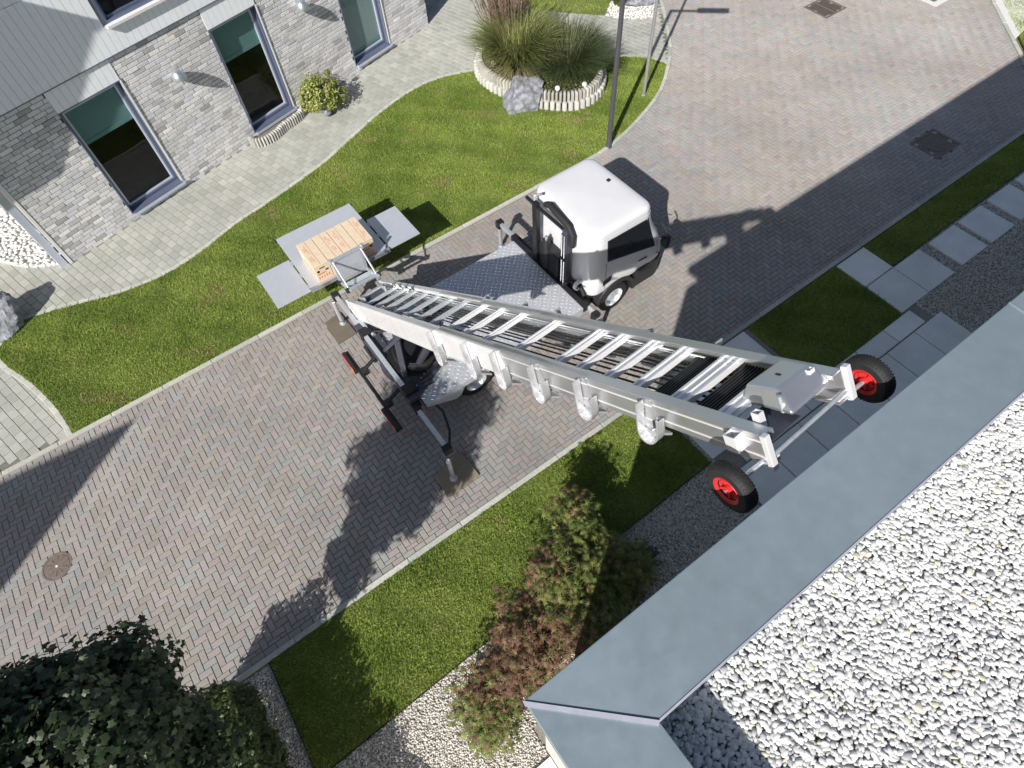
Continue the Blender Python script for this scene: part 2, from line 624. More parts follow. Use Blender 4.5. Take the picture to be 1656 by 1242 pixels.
def stone_line(name, root, pts, width, h, step, mat, pal, z0=0.0, gap=.006, side=1, closed=False, bev=.008, lab=None):
    """A run of separate kerb or edging stones along a polyline; width goes to the left of the run (side=1)."""
    P = resample(pts, step, closed)
    for a, b in zip(P[:-1], P[1:]):
        a, b = np.array(a), np.array(b)
        d = b - a
        L = np.linalg.norm(d)
        d /= L
        nrm = np.array([-d[1], d[0]]) * side * width
        a2, b2 = a + d * gap / 2, b - d * gap / 2
        q = [a2, b2, b2 + nrm, a2 + nrm]
        base = np.array(random.choice(pal)) * random.uniform(.93, 1.07)
        hh = h + random.uniform(-.002, .002)
        c = sum(q) / 4
        mb = MB()
        ins = bev
        q2 = [c + (p - c) * (1 - ins / (.5 * np.linalg.norm(p - c))) for p in q]
        mb.loft([[(p[0], p[1], z0) for p in q], [(p[0], p[1], hh - ins) for p in q], [(p[0], p[1], hh) for p in q2]])
        mb.build(name, mat, root, tint=base)


KP = [(.46, .46, .41), (.50, .50, .45), (.42, .43, .39)]
kerb_n = setk(bpy.data.objects.new('kerb_north', None), kind='structure'); COL.objects.link(kerb_n)
stone_line('kerb_stone', kerb_n, [(-9, KERB_N)] + [(8.6, 9.10)], .085, .045, 1.0, 'kerb', KP, -.05)
stone_line('kerb_stone', kerb_n, CURVE, .09, .045, .5, 'kerb', KP, -.05)
kerb_s = setk(bpy.data.objects.new('kerb_south', None), kind='structure'); COL.objects.link(kerb_s)
stone_line('kerb_stone', kerb_s, [(-6, KERB_S), (17.75, KERB_S + .03)], .085, .04, 1.0, 'kerb', KP, -.05, side=-1)
kerb_e = setk(bpy.data.objects.new('kerb_east', None), kind='structure'); COL.objects.link(kerb_e)
stone_line('kerb_stone', kerb_e, RIGHT, .10, .05, 1.0, 'kerb', KP, -.05, side=-1)

# ---- footpath to the house
E_W = np.array([math.cos(math.radians(15.71)), math.sin(math.radians(15.71))])       # along the house wall
N_W = np.array([E_W[1], -E_W[0]])                                                     # out of the wall
W0 = np.array([-2.6776, 13.6855])
LAWN_N = spline([(-4.62, 12.02), (-4.3, 12.45), (-3.9, 12.60), (-3.02, 12.36), (-2.06, 12.06), (-1.12, 11.98), (-.21, 12.16), (.78, 12.5), (1.46, 12.62), (2.4, 12.86),
                 (3.3, 13.12), (4.22, 13.52), (5.4, 14.0), (6.5, 14.28), (7.4, 14.25), (8.3, 13.9)], 4)
LAWN_W = spline([(-4.62, 12.02), (-4.5, 11.55), (-4.28, 11.05), (-4.08, 10.45), (-3.92, 9.8), (-3.84, 9.17)], 4)
LAWN_E = spline([(12.36, 10.82), (12.2, 11.3), (11.83, 11.72), (11.26, 12.18), (10.6, 12.4)], 4)
CURVE_IN = [(8.6, 9.19)] + [p for p in [(a + .09 * -.35, b + .09) for a, b in CURVE] if 9.0 < p[0] < 12.2]
LAWN_A = LAWN_W[::-1][:1] + CURVE_IN + LAWN_E + [(9.6, 12.6)] + LAWN_N[::-1] + LAWN_W[1:-1]
LAWN_TOP = [(11.35, 15.42), (12.1, 14.5), (12.72, 13.80), (13.2, 14.15), (14.2, 14.9), (15.5, 18.5), (11.5, 18.5)]
GRAVEL_TOP = [(12.72, 13.74), (13.1, 13.18), (13.75, 12.75), (14.42, 13.45), (15.6, 15.6), (14.3, 15.0), (13.2, 14.15)]
PATH = [(-11, 9.18)] + [(-3.84, 9.18), (8.4, 9.18)] + [(a - .06, b + .07) for a, b in CURVE] + [(16, 20), (-11, 20)]
path = sheet('footpath', PATH, -.004, 'path_joint')
uu = np.arange(-9.0, 19.0, .165)
R_ = []
for i, u in enumerate(uu):
    vv = np.arange(-8.2 + (.12 if i % 2 else 0), 4.6, .24)
    R_.append(np.stack([np.full_like(vv, u + .004), vv + .004, np.full_like(vv, u + .161), vv + .236], 1))
R_ = np.concatenate(R_)
fr = (np.array([W0[0], W0[1], 0.0]), np.array([*E_W, 0.]), np.array([*(-N_W), 0.]), np.array([0, 0, 1.]))
cu, cv = (R_[:, 0] + R_[:, 2]) / 2, (R_[:, 1] + R_[:, 3]) / 2
PX = W0[0] + cu * E_W[0] - cv * N_W[0]
PY = W0[1] + cu * E_W[1] - cv * N_W[1]
PATH_T = [(-11, 9.11), (8.4, 9.11)] + [(a - .02, b + .025) for a, b in CURVE] + [(16, 20), (-11, 20)]
kp = inside(PATH, PX, PY) & ~inside(LAWN_A, PX, PY) & in_view(np.stack([PX, PY, PX * 0], 1), 40) & ((cv < .02) | (cu < -.3) | (cu > 11.5))
for a, b in ((0, 1), (2, 1), (0, 3), (2, 3)):
    qx = W0[0] + R_[:, a] * E_W[0] - R_[:, b] * N_W[0]
    qy = W0[1] + R_[:, a] * E_W[1] - R_[:, b] * N_W[1]
    kp &= inside(PATH_T, qx, qy)
R_, PX, PY = R_[kp], PX[kp], PY[kp]
pc = np.array([(.425, .43, .385), (.45, .45, .41), (.40, .41, .37)])[rng.integers(0, 3, len(R_))] * (1 + rng.normal(0, .05, (len(R_), 1)))
lay_blocks('path_block', R_, pc, .012, .005, fr, 'path_paver', path, 300, jit=.0007)

PP = [(.50, .50, .45), (.46, .47, .42), (.53, .52, .47)]
edg = setk(bpy.data.objects.new('path_edging', None), kind='structure'); COL.objects.link(edg)
stone_line('edging_stone', edg, LAWN_N, .10, .028, .22, 'concrete', PP, -.03, side=1)
stone_line('edging_stone', edg, LAWN_W, .10, .028, .22, 'concrete', PP, -.03, side=-1)
stone_line('edging_stone', edg, LAWN_E, .09, .028, .25, 'concrete', PP, -.03, side=-1)

# ---- south side: lawns, slabs, gravel
LAWN_B = [(-2.47, 3.43), (4.88, 3.43), (4.88, 1.86), (2.9, 1.82), (-.4, 1.76), (-2.52, 1.70)]
LAWN_B2 = [(7.46, 3.43), (9.98, 3.43), (9.98, 1.88), (7.46, 1.86)]
LAWN_C = [(10.87, 3.43), (17.9, 3.46), (19.4, 4.9), (24.5, 10.0), (26, 9.2), (20.6, 5.2), (19.8, 2.8), (10.87, 2.75)]
sheet('gravel_bed', [(-4.2, 3.43), (24, 3.43), (24, -2.5), (-4.2, -2.5)], -.008, 'gravel_base')

SLP = [(.86, .85, .81), (.88, .87, .83), (.83, .82, .79)]
SLABS = [(10.0, 2.73, 10.85, 3.43), (10.0, 1.90, 10.83, 2.715), (10.845, 1.90, 11.66, 2.715), (11.95, 1.92, 12.80, 2.70), (12.94, 1.92, 13.74, 2.70),
         (13.98, 1.93, 14.80, 2.71), (15.02, 1.93, 15.84, 2.71), (16.05, 1.93, 16.87, 2.71), (17.1, 1.93, 17.9, 2.71)]
SLABS += [(x, 1.51, x + .785, 1.865) for x in np.arange(5.0, 10.4, .80) + .38 if x + .785 < 10.9]
SLABS += [(x, .72, x + .785, 1.49) for x in np.arange(4.95, 10.4, .80) + .05 if x + .785 < 10.9]
SLABS += [(x, y, x + .785, y + .785) for x in (4.95, 5.75, 6.55) for y in (1.88, 2.655)]
for i in range(len(SLABS)):
    a, b, c, d = SLABS[i]
    if a < 7.4 and d > 1.88:
        SLABS[i] = (a, b, min(c, 7.44), min(d, 3.43))
paving = setk(bpy.data.objects.new('slab_paving', None), kind='structure'); COL.objects.link(paving)
for x0, y0, x1, y1 in SLABS:
    g = .005
    mb = MB()
    mb.loft([[(x0 + g + i, y0 + g + i, z), (x1 - g - i, y0 + g + i, z), (x1 - g - i, y1 - g - i, z), (x0 + g + i, y1 - g - i, z)] for i, z in ((0, -.03), (0, .026), (.004, .03))])
    mb.build('paving_slab', 'slab', paving, tint=np.array(random.choice(SLP)) * random.uniform(.95, 1.05))
# thin steel edges between turf and gravel
for nm, pts in (('edge', [(-2.52, 1.70), (-.4, 1.76), (2.9, 1.82), (4.9, 1.86)]), ('edge', [(-2.52, 1.70), (-2.48, 3.42)]), ('edge', [(10.87, 2.74), (19.8, 2.79)])):
    mb = MB()
    for a, b in zip(pts[:-1], pts[1:]):
        mb.bar((*a, .0), (*b, .0), .012, .07)
    setk(mb.build('edging_strip', 'black_steel'), kind='structure')


# ---- pebbles
def ico(sub):
    bm = bmesh.new()
    bmesh.ops.create_icosphere(bm, subdivisions=sub, radius=1)
    v = np.array([p.co[:] for p in bm.verts])
    f = np.array([[q.index for q in t.verts] for t in bm.faces])
    bm.free()
    return v, f


ICO1, ICO2 = ico(1), ico(2)


def hex_points(lo, hi, d):
    ny = int((hi[1] - lo[1]) / (d * .866)) + 1
    nx = int((hi[0] - lo[0]) / d) + 1
    gx_, gy_ = np.meshgrid(np.arange(nx), np.arange(ny), indexing='ij')
    q = np.stack([lo[0] + (gx_ + .5 * (gy_ % 2)) * d, lo[1] + gy_ * d * .866], -1).reshape(-1, 2)
    return q + rng.normal(0, d * .22, q.shape)


def pebbles(name, poly, dens, s0, s1, z, pal, probs, icos=ICO1, layers=((1.0, 0.0),), flat=.6, parent=None, grid=None, excl=None):
    poly = np.asarray(poly, float)
    lo, hi = poly.min(0), poly.max(0)
    Vs, Fs, Ts = [], [], []
    nv = 0
    for frac, dz in layers:
        if grid and frac == 1:
            p = hex_points(lo, hi, grid)
            n = len(p)
        else:
            n = int((hi - lo).prod() * dens * frac)
            p = lo + rng.random((n, 2)) * (hi - lo)
        k = inside(poly, p[:, 0], p[:, 1]) & in_view(np.c_[p, np.full(n, z)], 40)
        if excl is not None:
            k &= ~excl(p[:, 0], p[:, 1])
        p = p[k]
        n = len(p)
        if not n:
            continue
        v, f = icos if frac >= .9 else ICO1
        s = s0 * (s1 / s0) ** rng.random(n) / 2
        lump = 1 + .16 * rng.normal(0, 1, (n, len(v), 1)).clip(-1.6, 1.6)
        q = v[None] * lump * np.stack([s * rng.uniform(.95, 1.5, n), s * rng.uniform(.7, 1.05, n), s * rng.uniform(flat * .75, flat * 1.25, n)], 1)[:, None]
        an = rng.uniform(0, 6.283, n)
        tx = rng.normal(0, .35, n)
        y1 = q[..., 1] * np.cos(tx)[:, None] - q[..., 2] * np.sin(tx)[:, None]
        z1 = q[..., 1] * np.sin(tx)[:, None] + q[..., 2] * np.cos(tx)[:, None]
        x2 = q[..., 0] * np.cos(an)[:, None] - y1 * np.sin(an)[:, None]
        y2 = q[..., 0] * np.sin(an)[:, None] + y1 * np.cos(an)[:, None]
        zc = z + dz + s * flat * .5 + rng.uniform(-.3, .3, n) * s
        q = np.stack([x2 + p[:, 0:1], y2 + p[:, 1:2], z1 + zc[:, None]], -1)
        c = np.array(pal)[rng.choice(len(pal), n, p=probs)] * (1 + rng.normal(0, .07, (n, 1)))
        Vs.append(q.reshape(-1, 3))
        Ts.append(np.repeat(c, len(v), 0))
        Fs.append((f[None] + (nv + np.arange(n) * len(v))[:, None, None]).reshape(-1, 3))
        nv += n * len(v)
    return np_mesh(name, np.concatenate(Vs), np.concatenate(Fs), 'pebble', parent, np.concatenate(Ts).clip(.02, .92), smooth=True, kind='stuff')


def no_slab(x, y):
    r = np.zeros(x.shape, bool)
    for a, b, c, d in SLABS:
        r |= (x > a - .004) & (x < c + .004) & (y > b - .004) & (y < d + .004)
    return r | inside(LAWN_B, x, y) | inside(LAWN_B2, x, y) | inside(LAWN_C, x, y)


GP = [(.68, .64, .57), (.60, .57, .52), (.76, .73, .68), (.44, .41, .38), (.55, .48, .40)]
GQ = [.36, .27, .23, .07, .07]
setk(pebbles('gravel', [(-2.95, 3.42), (5.0, 3.42), (5.0, .5), (.12, .5), (.12, -.4), (-2.95, -.4)], 2100, .016, .034, -.006, GP, GQ, excl=no_slab, layers=((1, 0), (.5, .008))),
     'pale beige gravel between the lower lawn and the flat roofed building', 'gravel')
setk(pebbles('gravel', [(10.4, 2.75), (19.5, 2.75), (19.5, .8), (10.4, .8)], 1500, .016, .034, -.006, GP, GQ, excl=no_slab, layers=((1, 0), (.4, .008))),
     'shaded gravel round the square stepping slabs', 'gravel')
setk(pebbles('gravel', GRAVEL_TOP, 700, .03, .06, .012, [(.75, .74, .71), (.66, .65, .62)], [.7, .3]),
     'white gravel beside the curved kerb behind the two poles', 'gravel')
sheet('gravel_bed', GRAVEL_TOP, .011, 'gravel_base')


# ---- turf
def lawn(poly, label, dens, dry=.0):
    sheet('lawn', poly, .022, 'grass_base', th=.05)
    P = np.asarray(poly, float)
    lo, hi = P.min(0), P.max(0)
    n = int((hi - lo).prod() * dens)
    p = lo + rng.random((n, 2)) * (hi - lo)
    k = inside(poly, p[:, 0], p[:, 1]) & in_view(np.c_[p, np.zeros(n)], 25)
    p = p[k]
    n = len(p)
    p = p + rng.normal(0, .014, p.shape)
    h = rng.uniform(.022, .05, n) * (1 + .25 * wob(p[:, 0], p[:, 1], 2.3, .4))
    w = rng.uniform(.005, .010, n)
    a = rng.uniform(0, 6.283, n)
    ln = rng.uniform(.2, 1.1, n) * h
    b = rng.uniform(0, 6.283, n)
    base = np.c_[p, np.full(n, .02)]
    d = np.c_[np.cos(a) * w, np.sin(a) * w, 0 * w]
    tip = base + np.c_[np.cos(b) * ln, np.sin(b) * ln, h]
    V = np.stack([base - d, base + d, tip], 1).reshape(-1, 3)
    F = np.arange(3 * n).reshape(-1, 3)
    g1, g2, g3 = np.array((.165, .260, .040)), np.array((.325, .415, .088)), np.array((.42, .36, .16))
    m = (.5 + .6 * wob(p[:, 0], p[:, 1], 1.3, 1.) + .55 * wob(p[:, 0], p[:, 1], 4.3, 2.) + rng.normal(0, .20, n)).clip(0, 1)[:, None]
    c = g1 * (1 - m) + g2 * m
    dr = ((wob(p[:, 0], p[:, 1], 1.9, 4.) + .6 * wob(p[:, 0], p[:, 1], 6.1, 5.)) > 1.12 - dry) & (rng.random(n) < .5)
    dr |= rng.random(n) < .04
    dr |= (wob(p[:, 0], p[:, 1], 3.3, 7.) > .72) & (rng.random(n) < .28)
    c = np.where(dr[:, None], g3 * rng.uniform(.7, 1.1, (n, 1)), c)
    o = np_mesh('grass', V, F, 'grass', None, np.repeat(c * rng.uniform(.86, 1.2, (n, 1)), 3, 0), kind='stuff')
    setk(o, label, 'grass')


lawn(LAWN_A, 'mown green lawn between the upper kerb and the footpath to the brick house', 4200, .30)
lawn(LAWN_TOP, 'small piece of lawn behind the tall ornamental grasses', 1500)
lawn(LAWN_B, 'lower lawn strip between the kerb and the maple bush', 5000, .15)
lawn(LAWN_B2, 'dark shaded square of lawn under the ladder head', 3500)
lawn(LAWN_C, 'long shaded lawn strip beside the stepping slabs', 2500)


# ================================================================== BRICK HOUSE
HF = Matrix(((E_W[0], N_W[0], 0, W0[0]), (E_W[1], N_W[1], 0, W0[1]), (0, 0, 1, 0), (0, 0, 0, 1)))    # local: s along the wall, p out of it, z up
house = thing('brick_house', 'pale grey brick house with white boarded upper storey and tall narrow windows', 'house', (W0[0], W0[1], 0))
WINS = [(1.62, 3.00), (5.19, 6.50), (8.73, 10.06)]
WZ0, WZ1, SID = .17, 2.72, 3.17
LEN = 11.65

wall = MB(HF)
edges = [0.0] + [v for w in WINS for v in w] + [LEN]
for a, b in zip(edges[0::2], edges[1::2]):
    wall.box((a + .012, -.30, -.05), (b - .012, -.014, SID))
for a, b in WINS:
    wall.box((a, -.30, -.05), (b, -.014, WZ0 - .03))
wall.box((.012, -6, -.05), (.30, -.31, SID))
wall.box((LEN - .30, -6, -.05), (LEN - .012, -.31, SID))
wall_o = wall.build('wall', 'mortar', house)

BL, BH, J = .245, .0765, .011
bricks = []
row = 0
z = .0
while z + BH < SID + .02:
    off = (row % 2) * (BL + J) / 2 + (row % 3 == 2) * .06
    s = -off
    while s < LEN:
        a, b = max(0, s), min(LEN, s + BL)
        segs = [(a, b)]
        if z + BH > WZ0 + .02:
            for w0, w1 in WINS:
                ns = []
                for p, q in segs:
                    if q <= w0 or p >= w1:
                        ns.append((p, q))
                    else:
                        if p < w0 - .02:
                            ns.append((p, w0))
                        if q > w1 + .02:
                            ns.append((w1, q))
                segs = ns
        for p, q in segs:
            if q - p > .03:
                bricks.append((p, z, q, min(z + BH, SID - .004)))
        s += BL + J
    z += BH + J
    row += 1
bricks = np.array(bricks)
hf = (np.array([*(W0 - N_W * .014), 0.]), np.array([*E_W, 0.]), np.array([0, 0, 1.]), np.array([*N_W, 0.]))
bp = np.array([(.72, .705, .71), (.64, .625, .64), (.77, .75, .74), (.55, .54, .55), (.67, .675, .72), (.45, .44, .45)])
bc = bp[rng.choice(6, len(bricks), p=[.32, .25, .19, .10, .1, .04])] * (1 + rng.normal(0, .06, (len(bricks), 1)))
lay_blocks('brick', bricks, bc, .016, .004, hf, 'brick', wall_o, 300, jit=.0018)
# side return of the house, bricks seen edge on from the street
hf2 = (np.array([*(W0 + E_W * (LEN - .012)), 0.]), np.array([*(-N_W), 0.]), np.array([0, 0, 1.]), np.array([*E_W, 0.]))
b2 = np.array([(k * (BL + J) + (r % 2) * .12, r * (BH + J), k * (BL + J) + BL + (r % 2) * .12, r * (BH + J) + BH) for r in range(36) for k in range(0, 14)])
V, F = block_arrays(b2, .016, .004, hf2, .0018)
np_mesh('bricks', V.reshape(-1, 3), F, 'brick', wall_o, np.repeat(bp[rng.choice(6, len(b2))], 12, 0), kind='stuff')

# white corner post and grey panel strip beside the entrance
MB(HF).box((-.075, -.10, -.02), (-.012, .012, SID)).build('corner_post', 'white_metal', house, bevel=.004)
MB(HF).box((-.26, -.16, -.02), (-.11, -.03, SID)).build('side_panel', 'win_sash', house, bevel=.004)
MB(HF).box((-5, -3.2, -.02), (-.02, -3.0, SID)).build('entrance_wall', 'render_wall', house)
en = MB(HF).box((-2.6, -3.0, .0), (-1.3, -2.94, 2.2)).build('entrance_door', 'black_plastic', house)
MB(HF).cyl((-1.45, -2.90, 1.05), (-1.45, -2.90, 1.35), .015).build('handle', 'steel', en)

# ---- upper storey: boards on a dark backing
up = MB(HF)
UW0, UW1, UZ0, UZ1 = 3.32, 4.86, 3.66, 5.15
TOP = 6.4
up.box((-.95, -6, SID + .03), (UW0, .02, TOP)).box((UW1, -6, SID + .03), (LEN + .15, .02, TOP)).box((UW0, -6, SID + .03), (UW1, .02, UZ0)).box((UW0, -6, UZ1), (UW1, .02, TOP))
up_o = up.build('upper_wall', 'siding_back', house)
bw = .145
s = -.95
while s < LEN + .14:
    a, b = s + .003, s + bw - .003
    for z0, z1 in ((SID, 4.55), (4.556, TOP)):
        zz = [(z0, z1)]
        if b > UW0 and a < UW1:
            zz = []
            if z0 < UZ0:
                zz.append((z0, UZ0))
            if z1 > UZ1:
                zz.append((max(z0, UZ1), z1))
        for q0, q1 in zz:
            MB(HF).box((a, .02, q0), (b, .045 + random.uniform(-.0008, .0008), q1 - .003)).build('siding_board', 'siding', up_o)
    s += bw
MB(HF).box((-.95, -.02, SID - .018), (LEN + .15, .05, SID - .002)).build('soffit_trim', 'win_frame', house)
MB(HF).box((-.93, -6.1, TOP), (LEN + .3, .15, TOP + .22)).build('roof', 'zinc', house, bevel=.01)
# drop panels above each tall window, made of short boards
for a, b in WINS:
    pn = MB(HF).box((a, -.28, WZ1 + .004), (b, -.012, SID)).build('lintel_panel', 'siding_back', house)
    k = a
    while k < b - .02:
        MB(HF).box((k + .003, -.012, WZ1), (min(k + .145, b) - .003, .014, SID - .02)).build('siding_board', 'siding', pn)
        k += .145
# projecting bay added out of view, its slant shaped to shade the house front
shade_bay = MB(HF)
shade_bay.loft([[(-2.4, -3, 3.2), (-1.0, -3, 3.2), (-1.0, .62, 3.2), (-2.4, .62, 3.2)], [(-2.4, -3, 6.9), (-1.0, -3, 6.9), (-1.0, 1.36, 6.9), (-2.4, 1.36, 6.9)]])
shade_bay_o = shade_bay.build('shade_bay', 'siding', house)
MB(HF).box((-2.45, -3.1, 6.9), (-.96, 1.4, 7.0)).build('shade_bay_roof', 'zinc', shade_bay_o)


def ring(mb, a, b, z0, z1, t, p0, p1):
    mb.box((a, p0, z0), (a + t, p1, z1)).box((b - t, p0, z0), (b, p1, z1)).box((a + t, p0, z0), (b - t, p1, z0 + t)).box((a + t, p0, z1 - t), (b - t, p1, z1))
    return mb


for wi_, (a, b) in enumerate(WINS):
    bz = .42 if wi_ == 2 else 1.93
    w = ring(MB(HF), a + .002, b - .002, WZ0, WZ1 - .002, .022, -.30, .018).build('window', 'win_frame', house, bevel=.003)
    ring(MB(HF), a + .03, b - .03, WZ0 + .045, WZ1 - .03, .055, -.22, -.13).build('frame', 'win_frame', w, bevel=.004)
    ring(MB(HF), a + .088, b - .088, WZ0 + .105, WZ1 - .09, .04, -.20, -.145).build('sash', 'win_sash', w, bevel=.004)
    MB(HF).box((a + .03, -.13, WZ0 + .026), (b - .03, .075, WZ0 + .042)).build('sill', 'win_frame', w, bevel=.004)
    MB(HF).box((b - .024, -.06, WZ0 + .02), (b + .014, .024, WZ1 - .01)).build('jamb_trim', 'white_metal', w, bevel=.003)
    MB(HF).box((a + .03, .028, WZ0 - .045), (b + .03, .085, WZ0 + .02)).build('sill_nose', 'win_sash', w, bevel=.004)
    MB(HF).box((a + .12, -.180, WZ0 + .14), (b - .12, -.172, WZ1 - .12)).build('pane', 'glass', w)
    MB(HF).box((a + .10, -.205, bz), (b - .10, -.198, WZ1 - .05)).build('blind', 'curtain' if wi_ == 2 else 'blind', w)
    MB(HF).box((a + .10, -.215, bz - .09), (b - .10, -.190, bz - .005)).build('blind_rail', 'blind', w, bevel=.004)
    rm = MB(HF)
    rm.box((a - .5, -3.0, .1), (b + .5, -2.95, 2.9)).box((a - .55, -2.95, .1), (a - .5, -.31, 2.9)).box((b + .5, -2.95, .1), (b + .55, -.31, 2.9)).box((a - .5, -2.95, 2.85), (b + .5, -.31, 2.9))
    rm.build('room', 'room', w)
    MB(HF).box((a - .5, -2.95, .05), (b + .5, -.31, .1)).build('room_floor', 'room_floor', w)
# upper window
w = ring(MB(HF), UW0, UW1, UZ0, UZ1, .06, -.14, .03).build('window', 'win_frame', house, bevel=.004)
ring(MB(HF), UW0 + .06, UW1 - .06, UZ0 + .06, UZ1 - .06, .05, -.12, -.03).build('sash', 'win_frame', w, bevel=.004)
MB(HF).box((UW0 + .09, -.08, UZ0 + .09), (UW1 - .09, -.07, UZ1 - .09)).build('pane', 'dark_glass', w)
MB(HF).box((UW0 - .03, .03, UZ0 - .045), (UW1 + .03, .14, UZ0 + .012)).build('sill', 'white_metal', w, bevel=.005)

# ---- wall lamps: steel domes opening downwards
for i, (s0, z0) in enumerate(((4.06, 2.33), (7.56, 2.30))):
    c = HF @ Vector((s0, .02, z0))
    L = thing('wall_lamp', ['polished steel dome wall lamp between the first two tall windows', 'polished steel dome wall lamp between the second and third tall windows'][i],
              'wall lamp', tuple(c), 'dome lamps on the brick wall')
    MB(HF).box((s0 - .05, .004, z0 - .12), (s0 + .05, .03, z0 + .05)).build('back_plate', 'steel', L, bevel=.004)
    prof = [(.002, .20)] + [(.15 * math.sin(t), .20 * math.cos(t)) for t in np.linspace(.15, 1.57, 9)] + [(.143, 0)] + [(.14 * math.sin(t), .19 * math.cos(t)) for t in np.linspace(1.5, .1, 7)]
    MB().lathe(HF @ Vector((s0, .175, z0 - .08)), (0, 0, 1), prof, 32).build('shade', 'steel', L, smooth=True)
    MB(HF).cyl((s0, .155, z0 - .07), (s0, .155, z0 + .04), .03).build('bulb', 'white_metal', L, smooth=True)

# ---- white cobbles by the entrance
bed = thing('cobble_bed', 'bed of large white cobbles beside the house entrance', 'stone bed', (-3.5, 15.0, 0))
CB = spline([(-2.80, 13.72), (-3.1, 13.86), (-3.55, 14.15), (-4.0, 14.7), (-4.35, 15.5), (-4.4, 17.2)], 4)
bedpoly = CB + [(-3.4, 17.2), (-2.9, 14.2)]
sheet('bed_base', bedpoly, .014, 'white_cover', bed, kind=None)
stone_line('edging_stone', bed, CB, .06, .05, .22, 'concrete', PP, -.02, side=-1)
cob = []
for k in range(8):
    v, f = ICO2
    vv = v * np.array([random.uniform(.8, 1.2), random.uniform(.7, .95), random.uniform(.5, .7)]) * (1 + .09 * rng.normal(0, 1, (len(v), 1)).clip(-1.5, 1.5))
    me = bpy.data.meshes.new('cobble')
    me.from_pydata([tuple(p) for p in vv], [], [tuple(int(i) for i in t) for t in f])
    me.polygons.foreach_set('use_smooth', [True] * len(f))
    me.materials.append(MT['pebble'])
    at = me.attributes.new('tint', 'FLOAT_COLOR', 'POINT')
    at.data.foreach_set('color', [*([random.uniform(.68, .82)] * 3), 1.0] * len(v))
    cob.append(me)
pts = []
while len(pts) < 280:
    p = (random.uniform(-4.4, -2.85), random.uniform(13.8, 16.6))
    if inside(bedpoly, np.array([p[0]]), np.array([p[1]]))[0] and all((p[0] - q[0]) ** 2 + (p[1] - q[1]) ** 2 > .0058 for q in pts):
        pts.append(p)
    elif random.random() < .0006:
        break
for p in pts:
    o = link_mesh('cobble', random.choice(cob), bed)
    o.location = (p[0] + 3.5, p[1] - 15.0, .045)
    o.scale = [random.uniform(.045, .066)] * 3
    o.rotation_euler = (random.uniform(-.3, .3), random.uniform(-.3, .3), random.uniform(0, 6.28))


# ================================================================== FLAT-ROOFED BUILDING (near, lower right)
RZ = 6.65
X0, Y0 = .07, .258            # outer corner of the coping
XI, YI = .485, -.132          # inner corner
bld = thing('flat_roof_building', 'flat roofed building with wide zinc coping and gravel roof in the lower right corner', 'building', (3, -2, 0))
MB().box((X0 + .06, -9, -.05), (14, Y0 - .06, RZ - .43)).build('wall', 'render_wall', bld)
MB().box((X0 + .30, -8.9, RZ - .42), (13.9, YI + .12, RZ - .335)).build('roof_membrane', 'membrane', bld)


def coping(pts_out, pts_in, name='coping'):
    """one folded zinc sheet: top face with a slight fall inwards and a drip edge on the outer side"""
    (ax, ay), (bx, by) = pts_out
    (cx_, cy_), (dx_, dy_) = pts_in
    zo, zi = RZ, RZ - .012
    mb = MB()
    mb.add([(ax, ay, zo), (bx, by, zo), (dx_, dy_, zi), (cx_, cy_, zi), (ax, ay, zo - .13), (bx, by, zo - .13), (dx_, dy_, zi - .31), (cx_, cy_, zi - .31)],
           [(0, 1, 2, 3), (4, 5, 1, 0), (3, 2, 6, 7), (0, 3, 7, 4), (1, 5, 6, 2), (4, 7, 6, 5)])
    return mb.build(name, 'zinc', bld, bevel=.004)


coping(((X0 + .003, Y0), (3.62, Y0)), ((XI + .003, YI), (3.62, YI)))
coping(((3.628, Y0), (7.6, Y0)), ((3.628, YI), (7.6, YI)))
coping(((7.608, Y0), (14, Y0)), ((7.608, YI), (14, YI)))
coping(((X0, Y0 - .003), (X0 - .02, -4.0)), ((XI, YI - .003), (XI - .02, -4.0)))
sm = MB()
sm.add([(X0 - .004, Y0 + .004, RZ + .001), (XI + .003, YI - .003, RZ - .010), (XI - .014, YI - .016, RZ - .010), (X0 - .008, Y0 - .020, RZ + .001),
        (X0 - .004, Y0 + .004, RZ + .006), (XI + .003, YI - .003, RZ - .004), (XI - .014, YI - .016, RZ - .004), (X0 - .008, Y0 - .020, RZ + .006)],
       [(0, 1, 2, 3), (4, 7, 6, 5), (0, 4, 5, 1), (1, 5, 6, 2), (2, 6, 7, 3), (3, 7, 4, 0)])
sm.build('mitre_seam', 'seam', bld)
for xs_ in (3.624, 7.604):
    MB().box((xs_ - .006, YI - .002, RZ - .011), (xs_ + .006, Y0 + .002, RZ + .005)).build('seam', 'zinc', bld, bevel=.002)
MB().bar((XI, YI - .004, RZ - .014), (9, YI - .004, RZ - .014), .010, .012).build('inner_fold', 'seam', bld)
pebbles('roof_gravel', [(XI + .002, YI - .006), (5.2, YI - .006), (5.2, -2.6), (XI + .002, -2.6)], 2600, .019, .037, RZ - .318,
        [(.73, .73, .715), (.67, .67, .655), (.59, .59, .59), (.42, .42, .44), (.58, .56, .44), (.24, .25, .28)], [.46, .27, .17, .06, .03, .01], icos=ICO2,
        layers=((.85, -.012), (1, .004)), flat=.60, parent=bld, grid=.0228)
# a strip of terrace below the corner
setk(MB().box((-.75, -3, -.02), (X0 + .05, .10, .06)).build('terrace', 'white_cover'), kind='structure')

